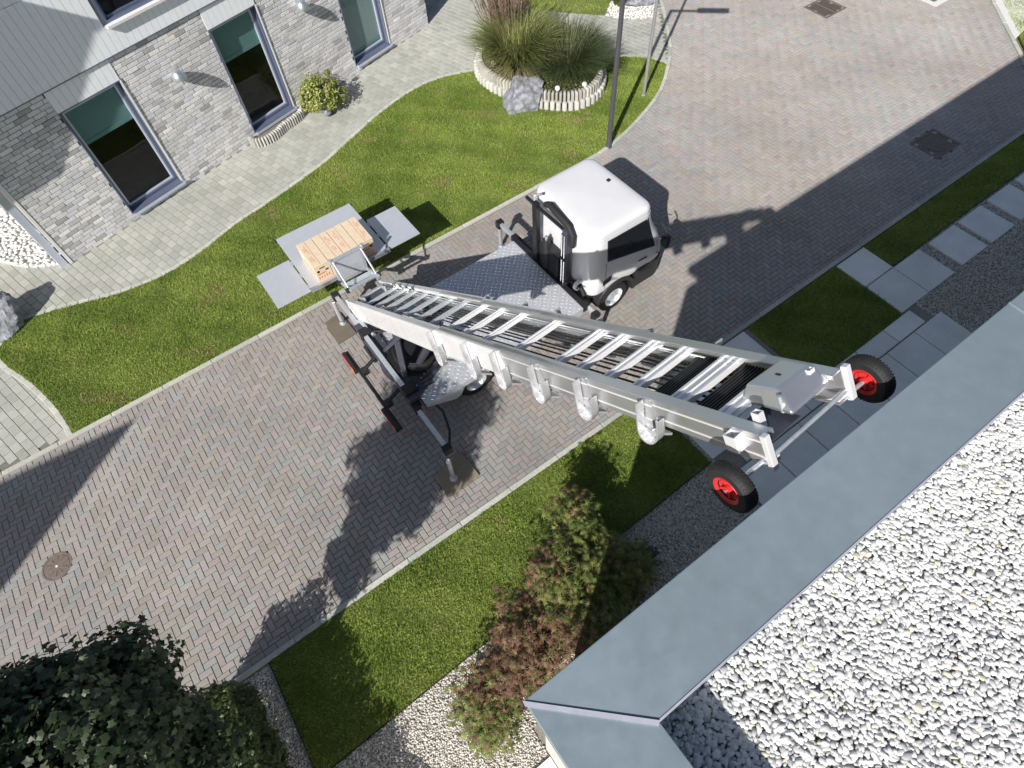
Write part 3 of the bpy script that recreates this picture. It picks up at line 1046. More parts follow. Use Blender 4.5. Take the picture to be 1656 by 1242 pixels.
# unseen block added left of the picture, footprint shaped to shade the road
nb = thing('road_shadow_block', 'unseen plain block added left of the picture to shade the road', 'building', (-16, 0, 0))
NQ = [(-11.97, 2.77), (-20.34, -2.705), (-28.3, -1.99), (-19.94, 3.49)]           # its side wall runs along the sun's direction
MB().prism([(x, y, -.05) for x, y in NQ], (0, 0, 7.95)).build('wall', 'render_wall', nb)
MB().prism([(x, y, 7.91) for x, y in NQ], (0, 0, .09)).build('roof', 'zinc', nb)


# ================================================================== LIFT TRUCK
truck = thing('lift_truck', 'white furniture lift truck with silver ladder raised from its bed to the roof edge', 'truck', (3.6, 6.3, 0))
CY = 6.30


# ---- cab: horizontal sections (z, rear x, front x, half width, rear corner radius, front corner radius)
CAB = [(.76, 5.14, 6.97, .925, .20, .30), (.82, 5.12, 6.99, .935, .22, .30), (1.0, 5.10, 6.985, .94, .26, .30), (1.2, 5.10, 6.93, .932, .28, .30), (1.4, 5.10, 6.83, .918, .30, .30),
       (1.6, 5.10, 6.72, .902, .30, .30), (1.8, 5.11, 6.63, .890, .30, .28), (1.95, 5.115, 6.575, .880, .30, .25), (2.06, 5.125, 6.54, .868, .30, .22),
       (2.12, 5.132, 6.525, .860, .27, .19), (2.16, 5.15, 6.505, .845, .25, .18), (2.188, 5.185, 6.465, .812, .23, .16), (2.203, 5.26, 6.38, .735, .20, .15), (2.224, 5.60, 5.98, .30, .12, .12), (2.228, 5.72, 5.84, .10, .04, .04)]


def cab_sec(z):
    zs = [c[0] for c in CAB]
    return [float(np.interp(z, zs, [c[i] for c in CAB])) for i in range(1, 6)]


def cab_ring(z, grow=0.0):
    xr, xf, hw, rr, rf = cab_sec(z)
    xr -= grow
    xf += grow
    hw += grow
    out = []
    for cx_, cy_, r, t0 in ((xf - rf, hw - rf, rf, 0), (xr + rr, hw - rr, rr, 90), (xr + rr, -(hw - rr), rr, 180), (xf - rf, -(hw - rf), rf, 270)):
        for i in range(9):
            t = math.radians(t0 + i * 90 / 8)
            out.append((cx_ + r * math.cos(t), CY + cy_ + r * math.sin(t), z))
    return out


def cab_side_y(x, z, sgn, off):
    xr, xf, hw, rr, rf = cab_sec(z)
    y = hw
    if x > xf - rf:
        y = hw - rf + math.sqrt(max(0, rf * rf - (x - xf + rf) ** 2))
    if x < xr + rr:
        y = hw - rr + math.sqrt(max(0, rr * rr - (xr + rr - x) ** 2))
    return CY + sgn * (y + off)


zs = [.76, .79, .82, .9, 1.0, 1.1, 1.2, 1.3, 1.4, 1.5, 1.6, 1.7, 1.8, 1.88, 1.95, 2.01, 2.06, 2.09, 2.12, 2.145, 2.165, 2.18, 2.195, 2.204, 2.212, 2.22, 2.226, 2.228]
cab = MB().loft([cab_ring(z) for z in zs]).build('cab_body', 'paint', truck, smooth=True)


def side_patch(corners, sgn, off, nu=10, nv=6):
    """corners (x,z): top rear, top front, bottom front, bottom rear; a thin curved panel lying on the cab side"""
    (a, b, c, d) = [np.array(p) for p in corners]
    vs, fs = [], []
    for o in (off, off - .012):
        for j in range(nv + 1):
            for i in range(nu + 1):
                u, v = i / nu, j / nv
                p = (a * (1 - u) + b * u) * (1 - v) + (d * (1 - u) + c * u) * v
                vs.append((p[0], cab_side_y(p[0], p[1], sgn, o), p[1]))
    n = (nu + 1) * (nv + 1)
    for j in range(nv):
        for i in range(nu):
            q = j * (nu + 1) + i
            fs.append((q, q + 1, q + nu + 2, q + nu + 1))
            fs.append(tuple(n + k for k in (q + nu + 1, q + nu + 2, q + 1, q)))
    bd = [i for i in range(nu)] + [j * (nu + 1) + nu for j in range(nv)] + [nv * (nu + 1) + i for i in range(nu, 0, -1)] + [j * (nu + 1) for j in range(nv, 0, -1)]
    for i in range(len(bd)):
        k, l = bd[i], bd[(i + 1) % len(bd)]
        fs.append((l, k, n + k, n + l))
    return MB().add(vs, fs)


for sg in (-1, 1):
    side_patch([(5.46, 1.985), (6.40, 1.965), (6.64, 1.19), (5.48, 1.50)], sg, .004).build('window_seal', 'black_plastic', cab, smooth=True)
    side_patch([(5.50, 1.96), (6.37, 1.94), (6.59, 1.235), (5.52, 1.525)], sg, .008).build('side_window', 'dark_glass', cab, smooth=True)
    side_patch([(6.26, 1.06), (6.46, 1.04), (6.46, 1.015), (6.26, 1.035)], sg, .014, 4, 2).build('door_handle', 'black_plastic', cab, smooth=True)
    side_patch([(5.40, 1.06), (5.60, 1.10), (5.58, .98), (5.40, .93)], sg, .008, 4, 3).build('air_vent', 'black_plastic', cab, smooth=True)
    for xa, xb in ((5.452, 5.463), (6.80, 6.811)):
        side_patch([(xa, 1.48 if xa < 6 else 1.12), (xb, 1.48 if xa < 6 else 1.12), (xb, .83), (xa, .83)], sg, .0015, 1, 8).build('door_gap', 'black_plastic', cab)
    # mirror on its arm
    y = CY + sg * 1.03
    mr = MB().loft([[(6.80 + dx, y + sy * .075, z) for dx, sy in ((-.05, -1), (.03, -1.05), (.06, 0), (.03, 1.05), (-.05, 1))] for z in (1.16, 1.19, 1.42, 1.45)]).build('mirror', 'black_plastic', cab, bevel=.01)
    MB().box((6.742, y - .065, 1.2), (6.748, y + .065, 1.41)).build('mirror_glass', 'dark_glass', cab)
    MB().tube([(6.78, CY + sg * .88, 1.62), (6.80, CY + sg * .97, 1.54), (6.80, y, 1.42)], .014).tube([(6.84, CY + sg * .90, 1.12), (6.80, CY + sg * 1.0, 1.15), (6.78, y, 1.2)], .014).build('mirror_arm', 'black_plastic', cab, smooth=True)
# windscreen
vs = []
for z in np.linspace(1.26, 1.93, 8):
    xr, xf, hw, rr, rf = cab_sec(z)
    row = []
    for y in np.linspace(-1, 1, 13):
        yy = y * (hw - .1)
        x = xf if abs(yy) < hw - rf else xf - rf + math.sqrt(max(0, rf * rf - (abs(yy) - hw + rf) ** 2))
        row.append((x + .006, CY + yy, z))
    vs.append(row)
fs = [(j * 13 + i, j * 13 + i + 1, (j + 1) * 13 + i + 1, (j + 1) * 13 + i) for j in range(7) for i in range(12)]
MB().add([p for r in vs for p in r], fs).build('windscreen', 'dark_glass', cab, smooth=True)
MB().tube([p for p in cab_ring(2.035, .002)], .007, 6, closed=True).build('roof_seam', 'alu_matt', cab, smooth=True)
MB().box((6.25, 6.36, 2.19), (6.31, 6.42, 2.232)).build('antenna_base', 'black_plastic', cab, bevel=.004)
for sg in (-1, 1):
    MB().box((6.955, CY + sg * .62 - .16, .84), (6.998, CY + sg * .62 + .16, 1.02)).build('headlight', 'chrome', cab, bevel=.02)
    MB().tube([(6.93, CY + sg * .30, 1.24), (6.90, CY + sg * .30 - .25, 1.30), (6.84, CY + sg * .30 - .50, 1.44)], .009, 6).build('wiper', 'black_plastic', cab, smooth=True)
    side_patch([(6.70, .98), (6.76, .98), (6.76, .94), (6.70, .94)], sg, .014, 2, 2).build('side_indicator', 'amber_lens', cab)
MB().box((6.965, CY - .40, .86), (6.995, CY + .40, 1.0)).build('grille', 'black_plastic', cab, bevel=.01)
MB().box((6.997, CY - .26, .50), (7.008, CY + .26, .61)).build('number_plate', 'white_cover', cab)
# lower front: black bumper wrapped round the corner, step and arch flares
def low_ring(z, x0):
    r = [(6.985, 1, .30)]
    pts = []
    xf, hw, rf = 7.0, .955, .30
    for i in range(9):
        t = math.radians(90 - i * 90 / 8)
        pts.append((xf - rf + rf * math.cos(t), CY + hw - rf + rf * math.sin(t), z))
    for i in range(9):
        t = math.radians(-i * 90 / 8)
        pts.append((xf - rf + rf * math.cos(t), CY - hw + rf + rf * math.sin(t), z))
    return [(x0, CY + hw, z)] + pts + [(x0, CY - hw, z)]


MB().loft([low_ring(z, 6.22) for z in (.33, .40, .74, .80)]).build('bumper', 'black_plastic', cab, bevel=.012)
MB().box((5.16, CY - .80, .42), (6.25, CY + .80, .80)).build('cab_floor', 'black_plastic', cab)
for sg in (-1, 1):
    fl = MB()
    pts_o = [(5.76 + .50 * math.cos(t), .37 + .50 * math.sin(t)) for t in np.linspace(-.10, math.pi * .94, 16)]
    pts_i = [(5.76 + .415 * math.cos(t), .37 + .415 * math.sin(t)) for t in np.linspace(math.pi * .94, -.10, 16)]
    ring3 = [(x, CY + sg * .80, z) for x, z in pts_o + pts_i]
    fl.prism(ring3, (0, sg * .165, 0)).build('wheel_arch', 'black_plastic', cab, bevel=.012)


def wheel(x, y, out):
    """road wheel: tyre with grooves and pressed steel rim, out = +-1 side facing away from the truck"""
    w = MB()
    prof = [(.215, -.10), (.28, -.112), (.325, -.10), (.347, -.075), (.347, -.03), (.338, -.028), (.338, -.018), (.347, -.016), (.347, .016), (.338, .018), (.338, .028), (.347, .03),
            (.347, .075), (.325, .10), (.28, .112), (.215, .10), (.215, -.10)]
    w.lathe((x, y, .347), (0, out, 0), prof, 40)
    wo = w.build('wheel', 'rubber', truck, smooth=True)
    rim = MB().lathe((x, y, .347), (0, out, 0), [(.222, -.09), (.222, .098), (.205, .102), (.195, .06), (.17, .03), (.11, .055), (.085, .075), (.04, .08), (.001, .08)], 36)
    rim.build('rim', 'galv', wo, smooth=True)
    for i in range(6):
        t = i * math.pi / 3
        MB().cyl((x + .085 * math.cos(t), y + out * .07, .347 + .085 * math.sin(t)), (x + .085 * math.cos(t), y + out * .088, .347 + .085 * math.sin(t)), .011, n=8).build('wheel_nut', 'steel', wo)


for x, yo in ((5.76, .815), (2.56, .80)):
    wheel(x, CY - yo, -1)
    wheel(x, CY + yo, 1)
# chassis
ch = MB()
for y in (-.38, .38):
    ch.box((1.45, CY + y - .04, .52), (6.4, CY + y + .04, .70))
for x in (2.0, 3.2, 4.4, 5.2):
    ch.box((x, CY - .34, .55), (x + .08, CY + .34, .67))
ch.box((2.5, CY - .75, .30), (2.62, CY + .75, .40)).box((5.7, CY - .75, .30), (5.82, CY + .75, .40))
ch.build('chassis', 'black_steel', truck)
MB().box((3.3, CY - .95, .40), (4.3, CY - .45, .78)).build('tool_box', 'black_steel', truck, bevel=.01)
MB().box((3.3, CY + .45, .40), (4.3, CY + .95, .78)).build('fuel_tank', 'black_steel', truck, bevel=.03)

# ---- bed of tread plate
BX0, BX1, BY0, BY1, BZ = 1.50, 4.84, 5.24, 7.38, .86
bedp = MB().prism([(BX0, BY0 + .0, BZ - .04), (BX1, BY0, BZ - .04), (BX1, BY1, BZ - .04), (BX0, BY1, BZ - .04)], (0, 0, .04)).build('bed', 'checker', truck, bevel=.004)
bx, by = np.meshgrid(np.arange(BX0 + .03, BX1 - .01, .056), np.arange(BY0 + .03, BY1 - .01, .056), indexing='ij')
ii, jj = np.meshgrid(range(bx.shape[0]), range(bx.shape[1]), indexing='ij')
k = ((ii + jj) % 2 == 0) & (np.hypot(bx - 1.80, by - 6.20) > .58)
px_, py_ = bx[k], by[k]
dirn = np.where(((ii[k] + 3 * jj[k]) // 2) % 2 == 0, .785, -.785)
n = len(px_)
l, w_, hgt = .034, .016, .010
loc = np.array([(-l, 0, 0), (0, -w_, 0), (l, 0, 0), (0, w_, 0), (-l * .4, 0, hgt), (l * .4, 0, hgt)])
V = np.zeros((n, 6, 3))
V[..., 0] = px_[:, None] + loc[:, 0] * np.cos(dirn)[:, None] - loc[:, 1] * np.sin(dirn)[:, None]
V[..., 1] = py_[:, None] + loc[:, 0] * np.sin(dirn)[:, None] + loc[:, 1] * np.cos(dirn)[:, None]
V[..., 2] = BZ + .0005 + loc[:, 2]
F = np.array([(0, 1, 4), (1, 5, 4), (1, 2, 5), (2, 3, 5), (3, 4, 5), (3, 0, 4)])
np_mesh('tread_pattern', V.reshape(-1, 3), (F[None] + (np.arange(n) * 6)[:, None, None]).reshape(-1, 3), 'checker_bump', bedp, kind='stuff')
for y, sg in ((BY0, -1), (BY1, 1)):
    sk = MB()
    poly = [(BX0, BZ - .005), (BX1, BZ - .005), (BX1, BZ - .16), (3.05, BZ - .30), (2.95, BZ - .20), (2.85, BZ - .13), (2.25, BZ - .13), (2.15, BZ - .30), (2.05, BZ - .34), (BX0, BZ - .06)]
    sk.prism([(x, y, z) for x, z in poly], (0, sg * .012, 0)).build('side_skirt', 'alu_matt', bedp)
MB().box((BX0 - .012, BY0, BZ - .09), (BX0 - .002, BY1, BZ - .002)).build('rear_trim', 'black_steel', bedp)
MB().box((BX1 + .002, BY0 - .02, BZ - .12), (BX1 + .10, BY1 + .02, BZ + .02)).build('front_beam', 'black_steel', truck, bevel=.006)

# ---- turntable, base plate, cable loop
TC = (1.80, 6.20)
tt = MB().cyl((*TC, BZ + .002), (*TC, BZ + .05), .56, n=48).build('turntable', 'slate_steel', truck, smooth=True)
MB().cyl((*TC, BZ + .05), (*TC, BZ + .11), .42, n=48).build('slew_ring', 'black_steel', tt, smooth=True)
bpl = MB().prism([(1.30, 5.42, BZ - .02), (1.48, 5.42, BZ - .02), (1.86, 5.60, BZ - .02), (1.90, 5.85, BZ - .02), (1.60, 6.4, BZ - .02), (1.58, 7.0, BZ - .02), (1.48, 7.42, BZ - .02), (1.30, 7.42, BZ - .02)], (0, 0, .085))
bpo = bpl.build('base_plate', 'slate_steel', truck, bevel=.006)
for x, y in ((1.38, 5.55), (1.38, 5.9), (1.38, 6.3), (1.38, 6.7), (1.38, 7.1), (1.56, 5.62), (1.56, 6.0), (1.56, 6.4), (1.56, 6.8), (1.7, 5.7), (1.78, 5.75), (1.52, 7.0), (1.68, 5.98)):
    MB().cyl((x, y, BZ + .065), (x, y, BZ + .08), .016, n=6).build('bolt', 'steel', bpo)
for i in range(4):
    MB().box((1.62 + .015 * i, 5.50 + .085 * i, BZ + .066), (1.84, 5.515 + .085 * i, BZ + .078)).build('rib', 'black_steel', bpo)
lp = MB()
for i in range(34):
    t = math.radians(120 + i * 7.4)
    cx_, cy_ = TC[0] + .06 + .30 * math.cos(t), TC[1] - .02 + .36 * math.sin(t)
    dx_, dy_ = -math.sin(t) * .022, math.cos(t) * .022
    lp.bar((cx_ - dx_, cy_ - dy_, BZ + .20), (cx_ + dx_, cy_ + dy_, BZ + .20), .11, .08)
lp.build('cable_chain', 'black_plastic', truck, bevel=.006)
for k in range(3):
    MB().tube([(TC[0] + .06 + (.27 + .03 * k) * math.cos(q), TC[1] - .02 + (.33 + .03 * k) * math.sin(q), BZ + .25) for q in np.linspace(2.2, 6.4, 26)], .012, 6).build('cable', 'rubber', truck, smooth=True)
ho = MB()
for k in range(4):
    ho.tube([(1.55 + .08 * k, 7.05, BZ + .1), (1.5 + .1 * k, 6.85 - .04 * k, BZ + .35 + .05 * k), (1.9 + .05 * k, 6.5, BZ + .40), (2.25, 6.2 - .1 * k, BZ + .3)], .020, 8)
ho.tube([(1.30, 7.9, .62), (1.38, 7.65, .50), (1.52, 7.5, .55), (1.62, 7.3, .80), (1.62, 7.05, .95)], .016, 8)
ho.tube([(1.62, 5.4, .80), (1.70, 5.1, .62), (1.62, 4.8, .50), (1.45, 4.52, .56)], .022, 8)
ho.build('hydraulic_hose', 'rubber', truck, smooth=True)
MB().box((1.58, 6.95, BZ + .06), (1.86, 7.22, BZ + .30)).build('valve_block', 'slate_steel', truck, bevel=.012)
MB().cyl((1.50, 6.98, BZ + .10), (1.44, 7.42, BZ + .13), .038, n=16).build('filter_canister', 'galv', truck, smooth=True)

# ---- outriggers: galvanised tubes through black sleeves, jack legs with round feet
def outrigger(x, y_in, y_out, zc, foot, zf, sleeve):
    s = 1 if y_out > y_in else -1
    o = MB().bar((x, y_in, zc), (x, y_out, zc), .075, .075).build('outrigger', 'galv', truck, bevel=.006)
    MB().bar((x, y_in - s * .04, zc), (x, y_in + s * sleeve, zc), .13, .13).build('sleeve', 'black_steel', o, bevel=.008)
    MB().box((x - .075, y_out - .06, zc - .10), (x + .075, y_out + .06, zc + .07)).build('jack_head', 'black_steel', o, bevel=.012)
    fx, fy = foot
    MB().cyl((fx, fy, zf + .02), (fx, fy, zc), .028, n=14).build('jack_leg', 'chrome', o, smooth=True)
    MB().cyl((fx, fy, zf + .10), (fx, fy, zc - .05), .04, n=14).build('jack_tube', 'galv', o, smooth=True)
    MB().lathe((fx, fy, zf), (0, 0, 1), [(.001, .0), (.065, .0), (.068, .012), (.045, .02), (.03, .05), (.001, .05)], 24).build('foot', 'galv', o, smooth=True)
    return o


MB().bar((1.42, 5.35, .76), (1.42, 7.40, .76), .11, .05).build('rear_beam', 'slate_steel', truck, bevel=.005)
MB().bar((1.36, 5.70, .965), (1.36, 7.02, .965), .078, .078).build('beam_tube', 'galv', truck, bevel=.006)
outrigger(1.40, 7.25, 8.42, .76, (1.30, 8.36), .05, .22)
outrigger(1.36, 5.55, 4.40, .76, (1.26, 4.22), .05, .28)
for y in (5.62, 7.12):
    MB().box((1.30, y - .10, .66), (1.54, y + .10, 1.01)).build('beam_clamp', 'black_steel', truck, bevel=.01)
outrigger(5.0, 7.42, 8.10, .70, (5.0, 8.12), .02, .20)
outrigger(5.0, 5.66, 5.06, .70, (5.02, 4.98), .02, .20)
MB().bar((5.0, 5.3, .70), (5.0, 7.4, .70), .12, .12).build('front_outrigger_beam', 'black_steel', truck, bevel=.008)

# ---- rear light bar
lb = MB().box((.95, 5.32, .46), (1.01, 7.32, .52)).build('light_bar', 'black_steel', truck, bevel=.005)
for y in (5.9, 6.75):
    MB().bar((1.0, y, .50), (1.40, y + .03, .70), .06, .04).build('light_bar_arm', 'black_steel', lb, bevel=.004)
    MB().box((1.0, y - .07, .44), (1.12, y + .07, .54)).build('clamp', 'black_plastic', lb, bevel=.01)
for y0, y1 in ((5.34, 5.84), (6.84, 7.32)):
    li = MB().box((.885, y0, .41), (.95, y1, .55)).build('rear_light', 'black_plastic', lb, bevel=.01)
    MB().box((.872, y0 + .10, .42), (.888, y1 - .01, .545)).build('red_lens', 'red_lens', lb, bevel=.006)
    MB().box((.872, y0 + .01, .42), (.888, y0 + .095, .545)).build('amber_lens', 'amber_lens', lb, bevel=.006)

# ---- ladder rest behind the cab
rest = MB().box((4.87, 6.66, BZ), (4.97, 6.78, 2.24)).build('ladder_rest', 'black_steel', truck, bevel=.012)
MB().box((4.92, 5.86, BZ), (5.03, 5.99, 2.16)).build('rest_post', 'slate_steel', rest, bevel=.012)
for dy in (-.03, .035):
    MB().cyl((4.90, 5.925 + dy, BZ + .02), (4.90, 5.925 + dy, 2.10), .018, n=12).build('rod', 'chrome', rest, smooth=True)
    MB().cyl((4.89, 5.925 + dy, 1.50), (4.89, 5.925 + dy, 1.56), .026, n=12).build('rod_collar', 'black_steel', rest, smooth=True)
MB().bar((4.93, 7.02, 2.16), (4.97, 5.98, 2.12), .05, .05).build('cross_bar', 'black_steel', rest, bevel=.006)
MB().tube([(5.05, 6.62, 2.20), (5.06, 6.50, 2.25), (5.05, 5.95, 2.17), (5.02, 5.82, 2.06), (5.0, 5.80, 1.85)], [.05, .062, .062, .058, .05], 12).build('rubber_support', 'rubber', rest, smooth=True)
MB().tube([(4.92, 6.72, 2.1), (5.03, 6.90, 2.22), (5.06, 6.76, 2.32)], .03, 8).build('hook', 'galv', rest, smooth=True)
MB().box((4.88, 6.05, BZ), (5.07, 6.60, 1.42)).build('pump_housing', 'black_steel', rest, bevel=.03)
MB().cyl((4.90, 6.40, BZ + .1), (4.90, 6.40, 1.62), .07, n=20).build('oil_tank', 'black_plastic', rest, smooth=True)
MB().cyl((4.90, 6.40, 1.62), (4.90, 6.40, 1.70), .03, n=14).build('tank_cap', 'steel', rest, smooth=True)
MB().lathe((5.02, 5.66, 1.02), (0, -1, 0), [(.07, 0), (.10, .02), (.11, .05), (.10, .08), (.07, .09)], 20).build('filler_ring', 'white_metal', rest, smooth=True)
MB().tube([(4.97, 6.3, 1.0), (4.95, 6.0, .96), (5.05, 5.8, .92), (5.06, 5.6, .98), (5.04, 5.45, .85)], .035, 8).build('hose', 'rubber', rest, smooth=True)

# ------------------------------------------------------------------ ladder
LB = Vector((1.85, 8.0, 1.0))
LH = Vector((2.195, .54, 6.6))
u_ = (LH - LB)
LL = u_.length
u_.normalize()
v_ = -(u_.cross(Vector((0, 0, 1)))).normalized()
n_ = u_.cross(v_)
LT = Matrix(((u_.x, v_.x, n_.x, LB.x), (u_.y, v_.y, n_.y, LB.y), (u_.z, v_.z, n_.z, LB.z), (0, 0, 0, 1)))
ENDS = [.485, .592, .667, .746, .822, .902, 1.0]
for k in range(7):
    wd = .80 - .021 * k
    hh = (.39, .36, .33, .30, .27, .24, .215)[k]
    top = -.006 * (k % 2)
    a1 = ENDS[k] * LL
    a0 = .0 if k == 0 else max(.35 + .14 * k, ENDS[k - 1] * LL - 2.4)
    ex0 = .0 if k == 0 else ENDS[k - 1] * LL
    sec = None
    for sg in (-1, 1):
        m = MB(LT)
        b0, b1 = sorted((sg * wd / 2, sg * (wd / 2 - .008)))
        m.box((a0, b0, top - hh), (a1, b1, top))
        f0, f1 = sorted((sg * (wd / 2 - .008), sg * (wd / 2 - .075)))
        m.box((a0, f0, top - .012), (a1, f1, top))
        m.box((a0, f0, top - hh), (a1, f1, top - hh + .012))
        l0, l1 = sorted((sg * (wd / 2 - .075), sg * (wd / 2 - .081)))
        m.box((a0, l0, top - .035), (a1, l1, top))
        if sec is None:
            sec = m.build('ladder_section', 'alu_bright' if k < 3 else 'alu', truck, bevel=.003)  # lower sections get a paler metal, painting in their sunlit white
        else:
            m.build('rail', 'alu_bright' if k < 3 else 'alu', sec, bevel=.003)
        # grooves pressed into the outer web
        g0, g1 = sorted((sg * (wd / 2 + .0005), sg * (wd / 2 + .004)))
        MB(LT).box((max(a0, ex0), g0, top - .055), (a1, g1, top - .045)).box((max(a0, ex0), g0, top - hh + .05), (a1, g1, top - hh + .06)).build('groove', 'alu_bright', sec)
        if k < 6:
            # end bracket: rounded cradle plate with a raised rim
            t0, t1 = a1 - .06, a1 + .155
            yb = -hh + .005
            mid_, hw_ = (t0 + t1) / 2, (t1 - t0) / 2
            o_in = sg * (wd / 2 + .002)

            def u_out(d):
                o = [(t0 + d, top + .004)] + [(mid_ - (hw_ - d) * math.cos(q), yb - (.125 - d) * math.sin(q)) for q in np.linspace(0, math.pi, 15)] + [(t1 - d, top - hh * .45)]
                return [(a + .42 * c, c) for a, c in o]
            MB(LT).prism([(a, o_in, c) for a, c in [(t0 + .42 * yb * .8, yb * .8)] + u_out(.004)[1:-1] + [(t1 - .004 + .42 * yb * .8, yb * .8)]], (0, sg * .006, 0)).build('end_bracket', 'alu', sec)
            MB(LT).prism([(a, o_in + sg * .0065, c) for a, c in u_out(0) + u_out(.013)[::-1]], (0, sg * .07, 0)).build('bracket_rim', 'bracket', sec, bevel=.003)
            MB(LT).prism([(a, o_in + sg * .0065, c) for a, c in ((mid_ - .012 - .3 * hh, -hh * .72), (mid_ + .012 - .3 * hh, -hh * .72), (mid_ + .012 - .42 * hh, yb - .02), (mid_ - .012 - .42 * hh, yb - .02))], (0, sg * .003, 0)).build('slot', 'black_plastic', sec)
            MB(LT).bar((t0 + .02 - .13, o_in - sg * .03, yb - .075), (t1 - .05 - .13, o_in - sg * .03, yb - .085), .16, .02, up=n_).build('bracket_foot', 'bracket', sec, bevel=.004)
            MB(LT).cyl((t0 - .02, o_in, yb - .035), (t0 - .02, o_in + sg * .03, yb - .035), .026, n=14).build('guide_roller', 'steel', sec, smooth=True)
    # rungs
    if k == 0:
        ra = [1.02 + .50 * i for i in range(8)]
    elif k == 6:
        ra = [ex0 + .07, a1 - .78, a1 - .43]
    else:
        L0 = a1 - ex0
        ra = [ex0 + .07] + ([ex0 + L0 * .56] if k in (1, 4, 5) else [])
    for a in ra:
        if a > a1 - .02:
            continue
        r = MB(LT)
        bw_ = wd / 2 - .012
        r.box((a, -bw_, -.075), (a + .026, bw_, -.030)).box((a + .064, -bw_, -.075), (a + .09, bw_, -.030)).box((a + .026, -bw_, -.06), (a + .064, bw_, -.042))
        r.build('rung', 'alu_bright' if k else 'galv', sec, bevel=.003)
    for a in ra[:1]:
        for sg in (-1, 1):
            p = sorted((sg * (wd / 2 - .09), sg * (wd / 2 - .16)))
            MB(LT).prism([(a + .07, sg * (wd / 2 - .085), -.05), (a + .07, sg * (wd / 2 - .17), -.05), (a + .16, sg * (wd / 2 - .085), -.05)], (0, 0, .012)).build('gusset', 'alu_bright', sec)
for sg in (-1, 1):
    MB(LT).box((.45, sg * .262 - .018, -.105), (LL - 1.1, sg * .262 + .018, -.080)).box((.45, sg * .262 - .018, -.135), (LL - 1.1, sg * .262 - .012, -.105)).build('trolley_track', 'alu', truck, bevel=.002)
cb = MB(LT)
for i, b in enumerate((-.24, -.20, -.15, -.06, .0, .06, .14, .20, .25)):
    cb.cyl((.6 + .1 * i, b, -.13 - .01 * (i % 3)), (LL - .5, b * .8, -.12 - .01 * (i % 2)), .009, n=6)
cb.build('pull_cable', 'black_steel', truck, smooth=True)
cb2 = MB(LT)
for b in (-.30, .30):
    cb2.cyl((.9, b, -.06), (LL - 1.0, b * .86, -.07), .008, n=8)
cb2.build('guide_rod', 'galv', truck, smooth=True)
# winch near the foot of the ladder, pulleys and polished guide plates on the inside of the far rail
wi = MB(LT).cyl((.62, -.20, -.12), (.62, .16, -.12), .10, n=24).build('winch', 'slate_steel', truck, smooth=True)
MB(LT).box((.42, -.24, -.24), (.80, -.21, .02)).box((.42, .17, -.24), (.80, .20, .02)).box((.46, -.20, -.02), (.60, .16, .012)).build('winch_frame', 'galv', wi, bevel=.005)
MB(LT).cyl((.5, .20, -.05), (.5, .27, -.05), .06, n=18).build('winch_gear', 'chrome', wi, smooth=True)
for i in range(4):
    a = .95 + .33 * i
    MB(LT).lathe((a, .318, -.10), (0, 1, 0), [(.001, -.035), (.05, -.03), (.10, -.012), (.125, .0), (.125, .006), (.001, .006)], 24).build('guide_plate', 'chrome', truck, smooth=True)
# ladder foot with bolts; props to the turntable
MB(LT).box((-.10, -.38, -.30), (.02, .38, -.24)).box((-.06, -.39, -.28), (.06, -.34, .01)).box((-.06, .34, -.28), (.06, .39, .01)).build('ladder_foot', 'alu', truck, bevel=.006)
MB(LT).prism([(.05, -.405, -.10), (.55, -.405, -.06), (.55, -.405, -.34), (.30, -.405, -.36)], (0, -.014, 0)).build('foot_plate', 'alu_bright', truck, bevel=.003)
for a, c in ((.12, -.13), (.20, -.20), (.28, -.27), (.40, -.12), (.46, -.30)):
    MB(LT).cyl((a, -.419, c), (a, -.432, c), .016, n=6).build('bolt', 'steel', truck)
for sg in (-1, 1):
    q = LT @ Vector((2.9, sg * .30, -.28))
    MB().bar((TC[0] + sg * .30, 6.6, BZ + .05), q, .10, .06).build('ladder_prop', 'slate_steel', truck, bevel=.006)
    q = LT @ Vector((2.2, sg * .30, -.28))
    MB().bar((TC[0] + sg * .30, 5.9, BZ + .05), q, .10, .06).build('ladder_prop', 'slate_steel', truck, bevel=.006)
q = LT @ Vector((3.6, 0, -.25))
MB().cyl((TC[0], 5.95, BZ + .1), q.lerp(Vector((TC[0], 5.95, BZ + .1)), .45), .06, n=18).build('lift_cylinder', 'slate_steel', truck, smooth=True)
MB().cyl((TC[0], 5.95, BZ + .1), q, .035, n=16).build('lift_piston', 'chrome', truck, smooth=True)

# ---- ladder head
w6 = .80 - .021 * 6
hd = MB(LT).cyl((LL + .012, -w6 / 2, -.14), (LL + .012, w6 / 2, -.14), .014, n=16).build('head_pipe', 'galv', truck, smooth=True)
for sg in (-1, 1):
    b0, b1 = sorted((sg * (w6 / 2 - .012), sg * (w6 / 2 + .030)))
    MB(LT).box((LL + .002, b0, -.215), (LL + .040, b1, .022)).build('end_plate', 'alu_bright', hd, bevel=.004)
    MB(LT).box((LL - .16, min(sg * (w6 / 2 - .075), sg * (w6 / 2 - .002)), -.19), (LL, max(sg * (w6 / 2 - .075), sg * (w6 / 2 - .002)), -.175)).build('head_gusset', 'alu_bright', hd, bevel=.003)
    # square socket standing on the rail
    s0 = LL - .12
    m = MB(LT)
    for (x0, x1, y0, y1) in ((-.026, .026, -.022, -.016), (-.026, .026, .016, .022), (-.026, -.020, -.016, .016), (.020, .026, -.016, .016)):
        m.box((s0 + x0, sg * (w6 / 2 - .115) + y0, -.05), (s0 + x1, sg * (w6 / 2 - .115) + y1, .05))
    m.build('socket', 'alu_bright', hd)
